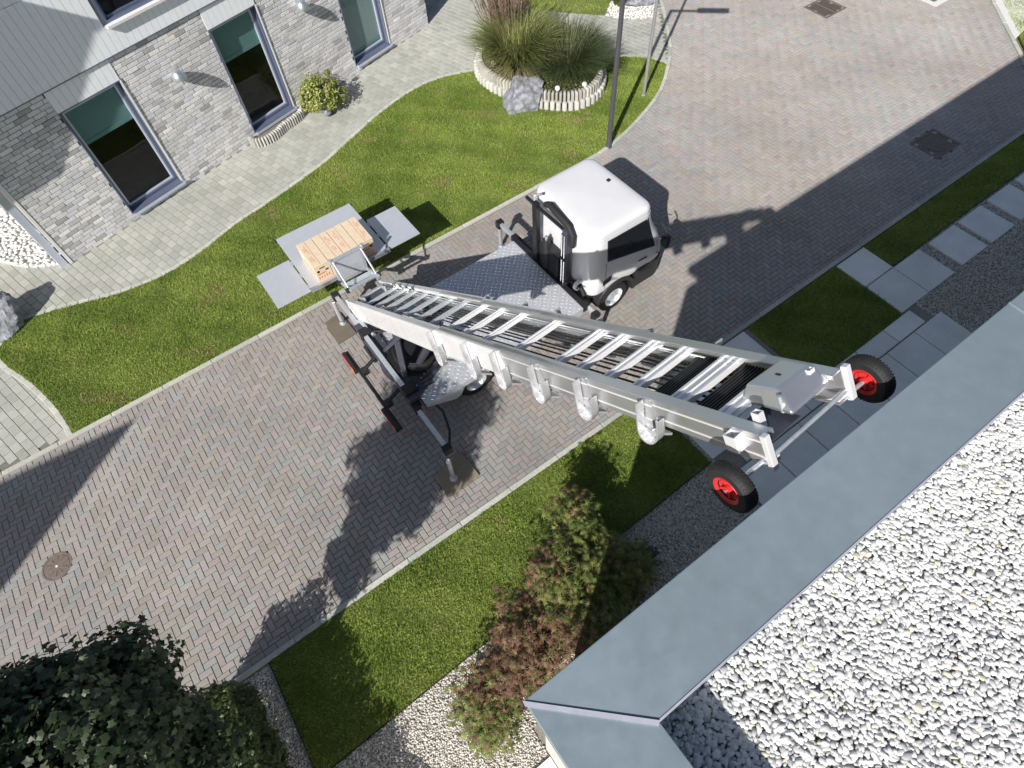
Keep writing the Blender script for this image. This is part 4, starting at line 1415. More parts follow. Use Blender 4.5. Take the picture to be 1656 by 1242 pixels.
for b0, a0 in ((-(w6 / 2 + .035), LL - .19),):
    m = MB(LT)
    for (x0, x1, y0, y1) in ((-.04, .04, -.034, -.028), (-.04, .04, .028, .034), (-.04, -.034, -.028, .028), (.034, .04, -.028, .028)):
        m.box((a0 + x0, b0 + y0, -.13), (a0 + x1, b0 + y1, -.02))
    m.build('side_socket', 'alu_bright', hd)
# folded motor housing
hb, ht = [(LL - .38, -.07), (LL - .03, -.07), (LL - .03, .262), (LL - .38, .262)], [(LL - .35, -.035), (LL - .15, -.01), (LL - .13, .248), (LL - .325, .248)]
MB(LT).loft([[(a, b, -.06) for a, b in hb], [(a, b, -.035) for a, b in hb], [(a, b, .058) for a, b in ht]]).build('motor_housing', 'alu', hd, bevel=.012)
MB(LT).box((LL - .25, .10, .0582), (LL - .215, .115, .061)).build('slot', 'black_plastic', hd)
MB(LT).cyl((LL - .10, -.058, -.06), (LL - .10, -.058, .05), .014, n=12).build('housing_pin', 'galv', hd, smooth=True)
MB(LT).box((LL - .40, -.27, -.06), (LL - .30, .10, -.045)).build('tread_plate', 'alu_matt', hd, bevel=.003)
MB(LT).box((LL - .28, -.28, -.10), (LL - .02, -.02, -.09)).build('head_plate', 'slate_steel', hd, bevel=.003)
for a0, a1 in ((LL - 1.06, LL - .82), (LL - .66, LL - .45)):
    pd = MB(LT).box((a0, -.285, -.105), (a1, .285, -.085)).build('rubber_mat', 'rubber', hd)
    na = int((a1 - a0) / .026)
    for i in range(na):
        a = a0 + .013 + i * .026
        MB(LT).box((a - .006, -.285, -.085), (a + .006, .285, -.068)).build('mat_rib', 'black_plastic', hd, bevel=.002)

WZ = 6.40
for sg, wx in ((-1, 1.617), (1, 2.763)):
    c = (wx, .452, WZ)
    w = MB()
    prof = [(.065, -.034), (.10, -.046), (.135, -.044), (.152, -.028), (.157, -.010), (.157, .010), (.152, .028), (.135, .044), (.10, .046), (.065, .034), (.065, -.034)]
    w.lathe(c, (1, 0, 0), prof, 40)
    tr = MB()
    for i in range(44):
        t = 2 * math.pi * i / 44
        for s2 in (-1, 1):
            p = Vector((wx + s2 * .020, c[1] + .155 * math.cos(t + s2 * .05), WZ + .155 * math.sin(t + s2 * .05)))
            q = Vector((wx + s2 * .038, c[1] + .146 * math.cos(t + s2 * .05), WZ + .146 * math.sin(t + s2 * .05)))
            tr.bar(p, q, .010, .005, up=(0, math.cos(t), math.sin(t)))
    wo = w.build('support_wheel', 'rubber', truck, smooth=True)
    tr.build('tread', 'rubber', wo, kind='stuff')
    MB().lathe(c, (1, 0, 0), [(.068, -.036), (.088, -.047), (.09, -.043), (.066, -.026), (.058, -.018), (.030, -.022), (.026, -.045), (.012, -.045), (.012, .045), (.026, .045), (.030, .022), (.058, .018), (.066, .026),
                              (.09, .043), (.088, .047), (.068, .036)], 36).build('rim', 'red_plastic', wo, smooth=True)
    for i in range(5):
        t = i * 2 * math.pi / 5 + .4
        MB().bar((wx - .024, c[1] + .03 * math.cos(t), WZ + .03 * math.sin(t)), (wx - .030, c[1] + .062 * math.cos(t), WZ + .062 * math.sin(t)), .012, .008, up=(1, 0, 0)).build('spoke', 'red_plastic', wo)
    pe = LT @ Vector((LL + .02, sg * (w6 / 2 + .0), -.185))
    MB().cyl((wx - .052, c[1], WZ), (wx + .052, c[1], WZ), .010, n=12).build('hub_bolt', 'steel', wo, smooth=True)
    MB().cyl((pe.x, c[1], WZ), (wx - sg * .05, c[1], WZ), .016, n=14).build('axle', 'galv', hd, smooth=True)
    MB().bar((pe.x, c[1], WZ), pe, .03, .02).build('axle_arm', 'galv', hd, bevel=.003)

# ---- load tray on its carriage
TZ = .975
tray = MB().box((1.08, 8.66, TZ - .035), (2.745, 10.30, TZ)).build('load_tray', 'alu_matt', truck, bevel=.005)
for x0, x1, y0, y1 in ((.375, 1.05, 8.62, 9.62), (2.785, 3.455, 8.63, 9.63)):
    MB().box((x0, y0, TZ - .028), (x1, y1, TZ - .004)).build('tray_flap', 'alu_matt', tray, bevel=.004)
for y in (8.75, 9.1, 9.5):
    for x in (1.065, 2.765):
        MB().cyl((x, y - .05, TZ - .012), (x, y + .05, TZ - .012), .012, n=10).build('hinge', 'galv', tray, smooth=True)
MB().box((1.06, 8.60, TZ - .06), (2.76, 8.655, TZ + .03)).build('tray_rail', 'alu', tray, bevel=.004)
MB().box((1.5, 8.66, TZ - .10), (1.56, 10.1, TZ - .036)).box((2.2, 8.66, TZ - .10), (2.26, 10.1, TZ - .036)).build('tray_bearer', 'black_steel', tray)
for x, y in ((1.06, 10.28), (2.76, 10.26), (2.77, 9.66)):
    MB().cyl((x, y - .03, TZ - .02), (x, y + .03, TZ - .02), .02, n=10).build('latch', 'black_plastic', tray, smooth=True)
cr = MB()
for x in (1.60, 2.17):
    cr.bar((x, 8.50, .90), (x, 8.44, 1.56), .045, .045, up=(0, 1, 0))
    cr.bar((x, 8.52, .92), (x + .01, 7.92, 1.22), .05, .05)
    cr.bar((x, 8.44, 1.54), (x, 7.98, 1.22), .03, .03)
cr.bar((1.58, 8.44, 1.55), (2.19, 8.44, 1.55), .05, .05).bar((1.58, 8.47, 1.22), (2.19, 8.47, 1.22), .04, .04).bar((1.58, 8.50, .94), (2.19, 8.50, .94), .05, .05).bar((1.58, 7.95, 1.22), (2.19, 7.95, 1.22), .045, .045)
cr.bar((1.60, 8.2, 1.08), (2.18, 8.2, 1.08), .12, .03)
cro = cr.build('carriage', 'galv', truck, bevel=.005)
MB().prism([(1.63, 8.465, .98), (2.14, 8.465, .98), (2.14, 8.445, 1.52), (1.63, 8.445, 1.52)], (0, -.006, 0)).build('carriage_plate', 'alu_matt', cro)
for x in (1.56, 2.21):
    for y, z in ((8.45, .96), (7.97, 1.2)):
        MB().cyl((x - .03, y, z), (x + .03, y, z), .05, n=18).build('roller', 'black_plastic', cro, smooth=True)
    MB().cyl((x, 8.44, 1.50), (x, 8.44, 1.60), .034, n=14).build('cap', 'galv', cro, smooth=True)

# ================================================================== THINGS ROUND THE TRUCK
# four cartons side by side on the tray
cpos = ['leftmost of the four printed cartons on the lift tray, beside the left flap', 'second printed carton from the left on the lift tray',
        'third printed carton from the left on the lift tray', 'rightmost of the four printed cartons on the lift tray, beside the right flap']
for i in range(4):
    x0 = 1.275 + .314 * i
    x1, y0, y1, z0, z1 = x0 + .305, 8.70 + random.uniform(-.008, .008), 9.44, TZ + .002, TZ + .39
    c = thing('carton', cpos[i], 'carton', ((x0 + x1) / 2, 9.07, z0), 'cartons on the lift tray')
    MB().box((x0, y0, z0), (x1, y1, z1)).build('box', 'carton', c, bevel=.006)
    xm = (x0 + x1) / 2
    MB().box((xm - .002, y0 + .004, z1 + .0006), (xm + .002, y1 - .004, z1 + .0016)).build('flap_seam', 'print_black', c)
    fl = 1 if i % 2 else -1
    pr_ = MB()
    for ya, yb, xa in ((.10, .30, .055), (.36, .62, .055), (.16, .27, .095), (.44, .54, .095)):
        xx = xm + fl * xa
        yy = y0 + ya
        while yy < y0 + yb:                       # rows of block letters
            s = random.uniform(.018, .03)
            pr_.box((xx - .013, yy, z1 + .0006), (xx + .013, yy + .006, z1 + .0016))
            if random.random() < .7:
                pr_.box((xx - .013, yy + .006, z1 + .0006), (xx - .007, yy + s, z1 + .0016))
            if random.random() < .6:
                pr_.box((xx + .007, yy + .006, z1 + .0006), (xx + .013, yy + s, z1 + .0016))
            yy += s + .008
    pr_.build('red_print', 'print_red', c)
    fr_ = MB()
    fr_.box((xm - .055, y0 - .0016, z1 - .10), (xm + .055, y0 - .0006, z1 - .075))
    fr_.build('hand_hole', 'print_black', c)
    fp = MB()
    for k in range(5):
        fp.box((x0 + .03 + .05 * k, y0 - .0016, z0 + .06), (x0 + .05 + .05 * k, y0 - .0006, z0 + .12))
    fp.box((x0 + .03, y0 - .0016, z0 + .16), (x0 + .19, y0 - .0006, z0 + .185))
    fp.build('side_print', 'print_red', c)
    em = MB()
    for k in range(3):
        em.cyl((x0 + .06, y0 - .0006, z0 + .24 + .0 * k), (x0 + .06, y0 - .0012, z0 + .24), .028, n=12)
    em.box((xm + .05, y0 - .0012, z0 + .20), (xm + .11, y0 - .0006, z0 + .24))
    em.build('black_mark', 'print_black', c)
    if i == 0:
        sp = MB()
        for k in range(4):
            sp.box((x0 - .0016, y0 + .12 + .13 * k, z0 + .08), (x0 - .0006, y0 + .20 + .13 * k, z0 + .16))
        sp.build('side_print', 'print_red', c)

p = MB().prism([(.985, 7.96, .018), (1.40, 7.985, .018), (1.375, 8.655, .018), (1.01, 8.60, .018)], (0, 0, .034)).build('ground_pad', 'wood_pad_dark', None, bevel=.004)
setk(p, 'dark brown board under the outrigger foot beside the upper kerb', 'board', 'boards under the outrigger feet')
p = MB().prism([(.97, 3.97, .018), (1.64, 4.01, .018), (1.63, 4.57, .018), (1.06, 4.46, .018)], (0, 0, .034)).build('ground_pad', 'wood_pad', None, bevel=.004)
setk(p, 'olive brown board under the outrigger foot beside the lower lawn', 'board', 'boards under the outrigger feet')


# ================================================================== COVERS IN THE ROAD
mh = thing('manhole_cover', 'round brown manhole cover in the paving near the left edge', 'manhole cover', (-4.71, 6.83, 0))
MB().lathe((-4.71, 6.83, .004), (0, 0, 1), [(.235, -.02), (.235, .014), (.205, .014), (.203, .009), (.198, .009), (.196, .013), (.12, .015), (.001, .015)], 40).build('cover', 'cast_iron', mh, smooth=True)
for i in range(10):
    t = i * math.pi / 5
    MB().bar((-4.71 + .08 * math.cos(t), 6.83 + .08 * math.sin(t), .020), (-4.71 + .17 * math.cos(t), 6.83 + .17 * math.sin(t), .020), .018, .006).build('rib', 'cast_iron', mh)
MB().cyl((-4.71, 6.83, .018), (-4.71, 6.83, .024), .02, n=14).build('boss', 'white_cover', mh)


def square_cover(cx_, cy_, hx_, hy_, label, grate, mat='cast_iron'):
    t = thing('drain_cover', label, 'drain cover', (cx_, cy_, 0), 'square covers in the road')
    m = MB()
    for q in ((cx_ - hx_, cy_ - hy_, cx_ + hx_, cy_ - hy_ + .07), (cx_ - hx_, cy_ + hy_ - .07, cx_ + hx_, cy_ + hy_), (cx_ - hx_, cy_ - hy_ + .07, cx_ - hx_ + .07, cy_ + hy_ - .07), (cx_ + hx_ - .07, cy_ - hy_ + .07, cx_ + hx_, cy_ + hy_ - .07)):
        m.box((q[0], q[1], -.01), (q[2], q[3], .016))
    m.build('frame', mat, t, bevel=.003)
    MB().box((cx_ - hx_ + .072, cy_ - hy_ + .072, -.02), (cx_ + hx_ - .072, cy_ + hy_ - .072, .004)).build('well', 'black_steel' if grate else 'cast_iron', t)
    if grate:
        y = cy_ - hy_ + .11
        while y < cy_ + hy_ - .08:
            MB().box((cx_ - hx_ + .075, y - .014, .005), (cx_ + hx_ - .075, y + .014, .015)).build('grate_bar', mat, t)
            y += .06
        MB().box((cx_ - .02, cy_ - hy_ + .075, .008), (cx_ + .02, cy_ + hy_ - .075, .017)).build('grate_bar', mat, t)
    else:
        MB().cyl((cx_, cy_, .004), (cx_, cy_, .013), min(hx_, hy_) * .72, n=36).build('lid', 'cast_iron', t)
        for i in range(8):
            a = i * math.pi / 4
            MB().bar((cx_ + .06 * math.cos(a), cy_ + .06 * math.sin(a), .015), (cx_ + .22 * math.cos(a), cy_ + .22 * math.sin(a), .015), .03, .006).build('rib', 'cast_iron', t)


square_cover(14.80, 4.50, .45, .37, 'square iron cover in the shaded strip of road at the right', False)
square_cover(17.70, 10.0, .44, .41, 'square iron drain grate at the top edge of the road', True)
wc = thing('white_cover', 'white framed cover at the top right of the road', 'cover', (20.36, 8.42, 0))
m_ = MB()
for q in ((19.98, 8.04, 20.74, 8.22), (19.98, 8.62, 20.74, 8.80), (19.98, 8.22, 20.16, 8.62), (20.56, 8.22, 20.74, 8.62)):
    m_.box((q[0], q[1], -.01), (q[2], q[3], .018))
m_.build('frame', 'white_cover', wc, bevel=.003)
MB().box((20.162, 8.222, -.02), (20.558, 8.618, .012)).build('lid', 'cast_iron', wc)
wp = MB().add([(20.0, 5.75, .0), (26, 11.9, .0), (32, 11, .0), (32, 6.1, .0), (21, 5.9, 0)], [(0, 1, 2, 3, 4)]).build('forecourt', 'white_cover')
wp.location.z = .03
setk(wp, kind='structure')

# ================================================================== POLES
lp1 = thing('street_lamp', 'dark grey street lamp post standing at the kerb beside the lawn', 'street lamp', (8.93, 9.2, 0))
MB().cyl((8.93, 9.2, -.02), (8.93, 9.2, 4.72), .062, .045, 20).build('post', 'pole_dark', lp1, smooth=True)
MB().cyl((8.93, 9.2, 0), (8.93, 9.2, .06), .085, .07, 20).build('collar', 'pole_dark', lp1, smooth=True)
MB().bar((8.93, 9.2, 4.70), (9.75, 8.38, 4.74), .06, .06).build('arm', 'pole_dark', lp1, bevel=.008)
lh = MB().bar((9.45, 8.68, 4.75), (10.08, 8.05, 4.78), .20, .09).build('lamp_head', 'pole_dark', lp1, bevel=.02)
MB().bar((9.55, 8.58, 4.70), (10.0, 8.13, 4.73), .13, .01).build('lens', 'white_cover', lh)
fp_ = thing('flagpole', 'slim light grey pole standing in the curved end of the lawn', 'pole', (10.96, 10.2, 0))
MB().cyl((10.96, 10.2, -.02), (10.96, 10.2, 7.0), .042, .03, 18).build('pole', 'pole_light', fp_, smooth=True)
MB().cyl((10.96, 10.2, .0), (10.96, 10.2, .05), .07, .055, 18).build('collar', 'pole_light', fp_, smooth=True)


# ================================================================== ROCKS
def rock(name, label, c, r, seed, cuts=20, group=None):
    rg = np.random.default_rng(seed)
    bm = bmesh.new()
    bmesh.ops.create_icosphere(bm, subdivisions=5, radius=1)
    v = np.array([p.co[:] for p in bm.verts])
    for _ in range(cuts):                          # plane cuts give the broken faces
        d = rg.normal(0, 1, 3)
        d /= np.linalg.norm(d)
        t = rg.uniform(.5, .8)
        k = v @ d - t
        v = v - np.where(k > 0, k, 0)[:, None] * d * rg.uniform(.8, 1.0)
    nz = np.zeros(len(v))
    for f, a in ((4, .035), (9, .022), (19, .012)):
        for _ in range(4):
            q = rg.normal(0, 1, 3)
            nz += a * np.sin(f * (v @ q) + rg.uniform(0, 6))
    v = v * (1 + nz)[:, None] * np.array(r)
    for p, q in zip(bm.verts, v):
        p.co = q
    me = bpy.data.meshes.new(name)
    bm.to_mesh(me)
    bm.free()
    me.materials.append(MT['rock'])
    me.polygons.foreach_set('use_smooth', [True] * len(me.polygons))
    me.set_sharp_from_angle(angle=math.radians(28))
    o = link_mesh(name, me)
    o.location = c
    return setk(o, label, 'rock', group)


rock('boulder', 'grey veined boulder on the paved path at the left edge', (-4.36, 12.74, .16), (.60, .66, .56), 3, group='boulders')
rock('boulder', 'large grey veined boulder set in the front of the raised planting bed', (8.46, 11.98, .20), (.78, .84, .72), 11, group='boulders')
rock('boulder', 'grey boulder on white gravel at the top, behind the slim pole', (14.1, 13.65, .12), (.60, .48, .45), 8, group='boulders')

# ================================================================== RAISED PLANTING BED
BEDP = spline([(8.15, 13.55), (8.12, 12.85), (8.32, 12.15), (8.62, 11.52), (9.10, 10.98), (9.62, 10.82), (10.2, 11.02), (10.72, 11.58), (10.98, 12.35), (10.85, 13.2), (10.3, 14.0), (9.4, 14.35), (8.55, 14.15)], 6, True)
rb = thing('raised_bed', 'oval raised planting bed edged with two courses of pale palisade stones', 'planting bed', (9.6, 12.6, 0))
P = np.array(BEDP)
cen = np.array([9.58, 12.6])
sheet('bed_soil', [tuple(cen + (p - cen) * .93) for p in P], .38, 'soil', rb, kind=None)
PAL = [(.40, .39, .35), (.46, .45, .41), (.36, .35, .32), (.43, .43, .40)]


def palisade(root, pts, step, w, dp, z0, z1, closed, name='palisade_stone', pal=PAL, grow=0.0):
    Q = resample(pts, step, closed)
    for a, b in zip(Q[:-1], Q[1:]):
        a, b = np.array(a), np.array(b)
        c = (a + b) / 2
        d = (b - a) / np.linalg.norm(b - a)
        nn = np.array([d[1], -d[0]])
        L = np.linalg.norm(b - a) * w
        rings = []
        zt = z1 + random.uniform(-.012, .012)
        for z, s in ((z0, 1), (zt - .035, 1), (zt - .012, .88), (zt, .6)):
            r = []
            for i in range(10):
                t = 2 * math.pi * i / 10
                q = c + d * (L / 2 * s * np.sign(math.cos(t)) * abs(math.cos(t)) ** .7) + nn * (grow + dp / 2 * s * np.sign(math.sin(t)) * abs(math.sin(t)) ** .7)
                r.append((q[0], q[1], z))
            rings.append(r)
        MB().loft(rings).build(name, 'concrete', root, smooth=True, tint=np.array(random.choice(pal)) * random.uniform(.88, 1.1))


palisade(rb, BEDP, .15, .84, .16, -.03, .24, True, 'base_stone', [(.50, .49, .46), (.54, .53, .50), (.45, .44, .41)], .03)
palisade(rb, [tuple(cen + (p - cen) * .965) for p in P], .098, .78, .17, .20, .46, True)
GB = [(8.42, 13.25), (9.0, 11.28), (9.62, 10.98), (10.25, 11.12)]
for i, (x, y) in enumerate(GB):
    me = MB()
    me.lathe((x, y, .44), (0, 0, 1), [(.001, .0), (.05, .005), (.068, .04), (.06, .08), (.035, .105), (.001, .112)], 18)
    o = me.build('white_stone', 'white_metal', None, smooth=True)
    setk(o, ['round white stone on the left end of the raised bed wall', 'round white stone on the bed wall right beside the boulder', 'round white stone midway along the front of the bed wall',
             'round white stone at the right front of the bed wall'][i], 'stone', 'round white stones on the bed wall')


# ================================================================== PLANTS
def blades(name, c, n, hgt, spread, wid, pal, parent, up=.5, seed=1, seg=5, base_r=.2, droop=1.0):
    """arching grass blades as tapered strips"""
    rg = np.random.default_rng(seed)
    a = rg.uniform(0, 6.283, n)
    out = rg.random(n) ** up
    h = hgt * rg.uniform(.6, 1.1, n)
    R = spread * out * rg.uniform(.7, 1.15, n)
    b0 = np.c_[np.cos(a), np.sin(a)] * (base_r * np.sqrt(rg.random(n)))[:, None]
    aa = a + rg.normal(0, .35, n)
    dr = np.c_[np.cos(aa), np.sin(aa)]
    V = []
    for i in range(seg + 1):
        t = i / seg
        xy = b0 + dr * (R * (t ** 1.5))[:, None]
        z = h * (t * (1.0 + .35 * out) - droop * .55 * out * t ** 2.6)
        w = wid * (1 - t ** 1.6 * .92)
        side = np.c_[-dr[:, 1], dr[:, 0]] * w
        for s in (-1, 1):
            V.append(np.c_[c[0] + xy + s * side * .5 - [[0, 0]], c[2] + z] + np.array([[0, c[1] - c[0], 0]]) * 0)
            V[-1][:, 0] = c[0] + xy[:, 0] + s * side[:, 0] * .5
            V[-1][:, 1] = c[1] + xy[:, 1] + s * side[:, 1] * .5
    V = np.stack(V, 1)
    k = 2 * (seg + 1)
    q = np.array([(2 * i, 2 * i + 1, 2 * i + 3, 2 * i + 2) for i in range(seg)])
    F = (q[None] + (np.arange(n) * k)[:, None, None]).reshape(-1, 4)
    col = np.array(pal)[rg.integers(0, len(pal), n)] * rg.uniform(.75, 1.2, (n, 1))
    return np_mesh(name, V.reshape(-1, 3), F, 'leaf_dull', parent, np.repeat(col, k, 0), smooth=True)


pg = thing('ornamental_grass', 'tall ornamental grass with brown feathery plumes in the left of the raised bed', 'grass plant', (8.95, 12.95, .38))
blades('blade', (8.85, 12.75, .38), 3400, 1.3, 1.15, .026, [(.22, .27, .075), (.27, .30, .10), (.34, .33, .15), (.19, .24, .07)], pg, .55, 5, base_r=.4)
blades('dry_blade', (8.75, 12.6, .38), 600, .7, .85, .022, [(.46, .40, .25), (.40, .34, .20)], pg, .45, 6, base_r=.35, droop=1.5)
rg = np.random.default_rng(4)
Vs, Fs, Ts = [], [], []
nv = 0
for i in range(340):                               # plumes: stalk and a brush of fine hairs
    a, r = rg.uniform(0, 6.28), rg.uniform(0, .80)
    b = np.array([8.95 + .25 * math.cos(a), 13.2 + .25 * math.sin(a), .5])
    tp = np.array([8.95 + r * math.cos(a) * 1.1, 13.35 + r * math.sin(a) * .9, rg.uniform(1.75, 2.35)])
    d = (tp - b) / np.linalg.norm(tp - b)
    for j in range(34):
        t = rg.uniform(.74, 1.0)
        p = b + (tp - b) * t
        o = rg.normal(0, 1, 3)
        o /= np.linalg.norm(o)
        q = p + d * .10 + o * .035
        s = np.cross(d, o) * .006
        Vs += [p - s, p + s, q]
        Fs.append((nv, nv + 1, nv + 2))
        nv += 3
        Ts += [np.array((.30, .22, .16)) * rg.uniform(.7, 1.35)] * 3
    s = np.array([.004, 0, 0])
    Vs += [b - s, b + s, tp]
    Fs.append((nv, nv + 1, nv + 2))
    nv += 3
    Ts += [np.array((.34, .30, .17))] * 3
np_mesh('plume', np.array(Vs), np.array(Fs), 'leaf_dull', pg, np.array(Ts))
fg = thing('ornamental_grass', 'dark green fountain grass filling the right part of the raised bed', 'grass plant', (10.0, 12.2, .38))
blades('blade', (9.68, 11.75, .38), 5200, .95, 1.08, .015, [(.085, .125, .05), (.11, .15, .06), (.14, .17, .075)], fg, .5, 7, base_r=.45)
blades('seed_head', (9.75, 11.85, .40), 300, 1.3, 1.0, .02, [(.17, .16, .10), (.13, .13, .08)], fg, .5, 9, base_r=.4, droop=.7)


def leaf_mesh(name, P, N, S, shape, tint, mat, parent, seed=0, jit=.7, cup=.12):
    """many leaves, each a fan of triangles round its own centre, tilted about direction N"""
    rg = np.random.default_rng(seed)
    n = len(P)
    N = N + rg.normal(0, jit, (n, 3))
    N /= np.linalg.norm(N, axis=1, keepdims=True) + 1e-9
    T = np.cross(N, rg.normal(0, 1, (n, 3)))
    T /= np.linalg.norm(T, axis=1, keepdims=True) + 1e-9
    B = np.cross(N, T)
    sh = np.array(shape, float)
    k = len(sh)
    rr = np.hypot(sh[:, 0], sh[:, 1])
    V = np.zeros((n, k + 1, 3))
    V[:, 0] = P
    for i, (x, y) in enumerate(sh):
        V[:, i + 1] = P + S[:, None] * (T * x + B * y - N * cup * rr[i])
    F = np.array([(0, i + 1, (i + 1) % k + 1) for i in range(k)])
    F = (F[None] + (np.arange(n) * (k + 1))[:, None, None]).reshape(-1, 3)
    return np_mesh(name, V.reshape(-1, 3), F, mat, parent, np.repeat(tint, k + 1, 0))


def palmate(lobes, inner, spread=2.3):
    out = []
    for i in range(lobes):
        a = -spread + 2 * spread * i / (lobes - 1)
        L = 1.0 - .35 * abs(i - (lobes - 1) / 2) / ((lobes - 1) / 2)
        out.append((L * math.sin(a), L * math.cos(a)))
        if i < lobes - 1:
            b = a + spread / (lobes - 1)
            out.append((inner * math.sin(b), inner * math.cos(b)))
    out.append((0, -.12))
    return out


OVAL = [(0, 1), (.38, .55), (.45, 0), (.3, -.6), (0, -.9), (-.3, -.6), (-.45, 0), (-.38, .55)]


def crown(c, r, n_clump, n_leaf, clump_r, seed, shell=.55):
    """leaf positions and outward normals in clumps spread through an uneven ellipsoid"""
    rg = np.random.default_rng(seed)
    d = rg.normal(0, 1, (n_clump, 3))
    d /= np.linalg.norm(d, axis=1, keepdims=True)
    C = d * (shell + (1 - shell) * rg.random((n_clump, 1)) ** .6) * rg.uniform(.8, 1.1, (n_clump, 1))
    C = np.array(c) + C * np.array(r)
    idx = rg.integers(0, n_clump, n_leaf)
    q = rg.normal(0, 1, (n_leaf, 3))
    q /= np.linalg.norm(q, axis=1, keepdims=True)
    rad = rg.random((n_leaf, 1)) ** .45
    cs = clump_r * rg.uniform(.6, 1.35, n_clump)
    P = C[idx] + q * rad * cs[idx][:, None] * np.array([1, 1, .7])
    N = q * .8 + (C[idx] - np.array(c)) / np.array(r) * .6 + np.array([0, 0, .55])
    return P, N, C, idx


def limbs(name, base, C, r0, parent, seed, fork=.55, mat='bark', every=1):
    rg = np.random.default_rng(seed)
    mb = MB()
    b = Vector(base[0])
    f = Vector(base[1])
    mid = b.lerp(f, .5) + Vector((rg.normal(0, .04), rg.normal(0, .04), 0))
    mb.tube([b, mid, f], [r0 * 1.15, r0, r0 * .8], 10)
    for p in C[::every]:
        p = Vector(p)
        m = f.lerp(p, .5) + Vector((rg.normal(0, .07), rg.normal(0, .07), rg.uniform(0, .15)))
        mb.tube([f, m, p], [r0 * .5, r0 * .26, r0 * .08], 6)
    return mb.build(name, mat, parent, smooth=True)


# ---- large tree in the lower left corner
tr_ = thing('broadleaf_tree', 'large dark green broadleaf tree with lobed leaves in the lower left corner', 'tree', (-3.35, 2.1, 0))
P, N, C, idx = crown((-3.12, 2.38, 3.9), (.93, .93, 1.45), 120, 36000, .33, 21, .2)
P2, N2, C2, _ = crown((-3.12, 2.55, 2.2), (.42, .36, .45), 24, 5000, .24, 22, .2)
P, N, C = np.concatenate([P, P2]), np.concatenate([N, N2]), np.concatenate([C, C2])
rg = np.random.default_rng(3)
tc = np.array([(.030, .050, .020), (.040, .064, .026), (.055, .078, .036), (.024, .040, .019)])[rg.integers(0, 4, len(P))] * rg.uniform(.7, 1.3, (len(P), 1))
tc = np.where((rg.random(len(P)) < .10)[:, None], tc * 2.6 + .02, tc)  # scattered leaves painted pale to imitate bright highlights on the foliage
tc = np.where((rg.random(len(P)) < .0015)[:, None], np.array((.35, .33, .05)), tc)
leaf_mesh('crown', P, N, rg.uniform(.032, .064, len(P)), palmate(5, .62, 2.2), tc, 'leaf', tr_, 5, .55)
limbs('trunk', ((-3.35, 2.1, -.05), (-3.25, 2.2, 2.5)), C, .075, tr_, 2, every=2)

# ---- clipped hedge below it
hg = thing('hedge', 'low dark evergreen hedge beside the narrow gravel strip', 'hedge', (-3.2, 2.2, 0))
rg = np.random.default_rng(8)
n = 40000
P = np.stack([rg.uniform(-3.62, -2.74, n), rg.uniform(-.6, 3.20, n), rg.uniform(.1, 1.28, n)], 1)
k = (np.abs(P[:, 0] + 3.18) > .26) | (P[:, 2] > .98) | (P[:, 1] > 3.0)
P = P[k]
P[:, 2] += .10 * wob(P[:, 0] * 3, P[:, 1] * 3, 1.2, .3)
P[:, 0] += .07 * wob(P[:, 1] * 4, P[:, 2] * 4, 1.2, 1.3)
n = len(P)
N = np.stack([np.sign(P[:, 0] + 3.26) * .5, (P[:, 1] > 3.0) * .6, np.full(n, .8)], 1)
tc = np.array([(.050, .078, .026), (.070, .098, .030), (.095, .12, .04)])[rg.integers(0, 3, n)] * rg.uniform(.65, 1.3, (n, 1))
leaf_mesh('foliage', P, N, rg.uniform(.03, .052, n), OVAL, tc, 'leaf', hg, 9, .5)
mb = MB()
for y in np.arange(-.4, 3.1, .35):
    mb.tube([(-3.26, y, -.03), (-3.24, y + .03, .4), (-3.28, y - .02, .8)], [.03, .024, .008], 6)
    for s in (-1, 1):
        mb.tube([(-3.25, y, .3), (-3.26 + s * .16, y + .07, .6), (-3.26 + s * .26, y + .1, .85)], [.016, .012, .005], 5)
mb.build('stem', 'bark', hg, smooth=True)

# ---- red-green maple bush by the building corner
jm = thing('maple_bush', 'spreading maple bush with bronze red and green feathery leaves beside the building corner', 'bush', (1.0, 1.2, 0))
cl = [((.15, 1.15, .75), (.62, .45, .60)), ((.85, 1.45, 1.0), (.70, .50, .70)), ((1.55, 1.62, 1.0), (.62, .50, .70)), ((1.15, 1.05, .9), (.75, .40, .70)), ((2.05, 1.55, .7), (.42, .40, .55)), ((1.72, 2.02, .75), (.34, .30, .45)), ((2.2, 2.3, .9), (.22, .22, .3)),
      ((-.25, .90, .40), (.35, .32, .34)), ((2.35, 1.25, .5), (.40, .32, .40))]
Ps, Ns, Cs = [], [], []
for i, (c, r) in enumerate(cl):
    P, N, C, idx = crown(c, r, 24, 900, .30, 40 + i, .3)
    Ps.append(P); Ns.append(N); Cs.append(C)
P, N, C = np.concatenate(Ps), np.concatenate(Ns), np.concatenate(Cs)
kk = (P[:, 2] > .06) & (P[:, 1] > .36)
P, N = P[kk], N[kk]
rg = np.random.default_rng(12)
n = len(P)
redness = (.55 + .5 * wob(P[:, 0] * 1.5, P[:, 1] * 2, 1.1, .8) + .35 * (P[:, 2] - .8) - .35 * (P[:, 0] - 1.0) * (P[:, 0] > 1.2) * .6 + rg.normal(0, .22, n)).clip(0, 1)[:, None]
red = np.array([(.15, .078, .050), (.18, .105, .062), (.21, .15, .075), (.12, .062, .042)])[rg.integers(0, 4, n)]
grn = np.array([(.13, .17, .04), (.17, .20, .05), (.10, .14, .035), (.21, .20, .065)])[rg.integers(0, 4, n)]
tc = np.where(redness > .66, red, grn) * rg.uniform(.7, 1.3, (n, 1))
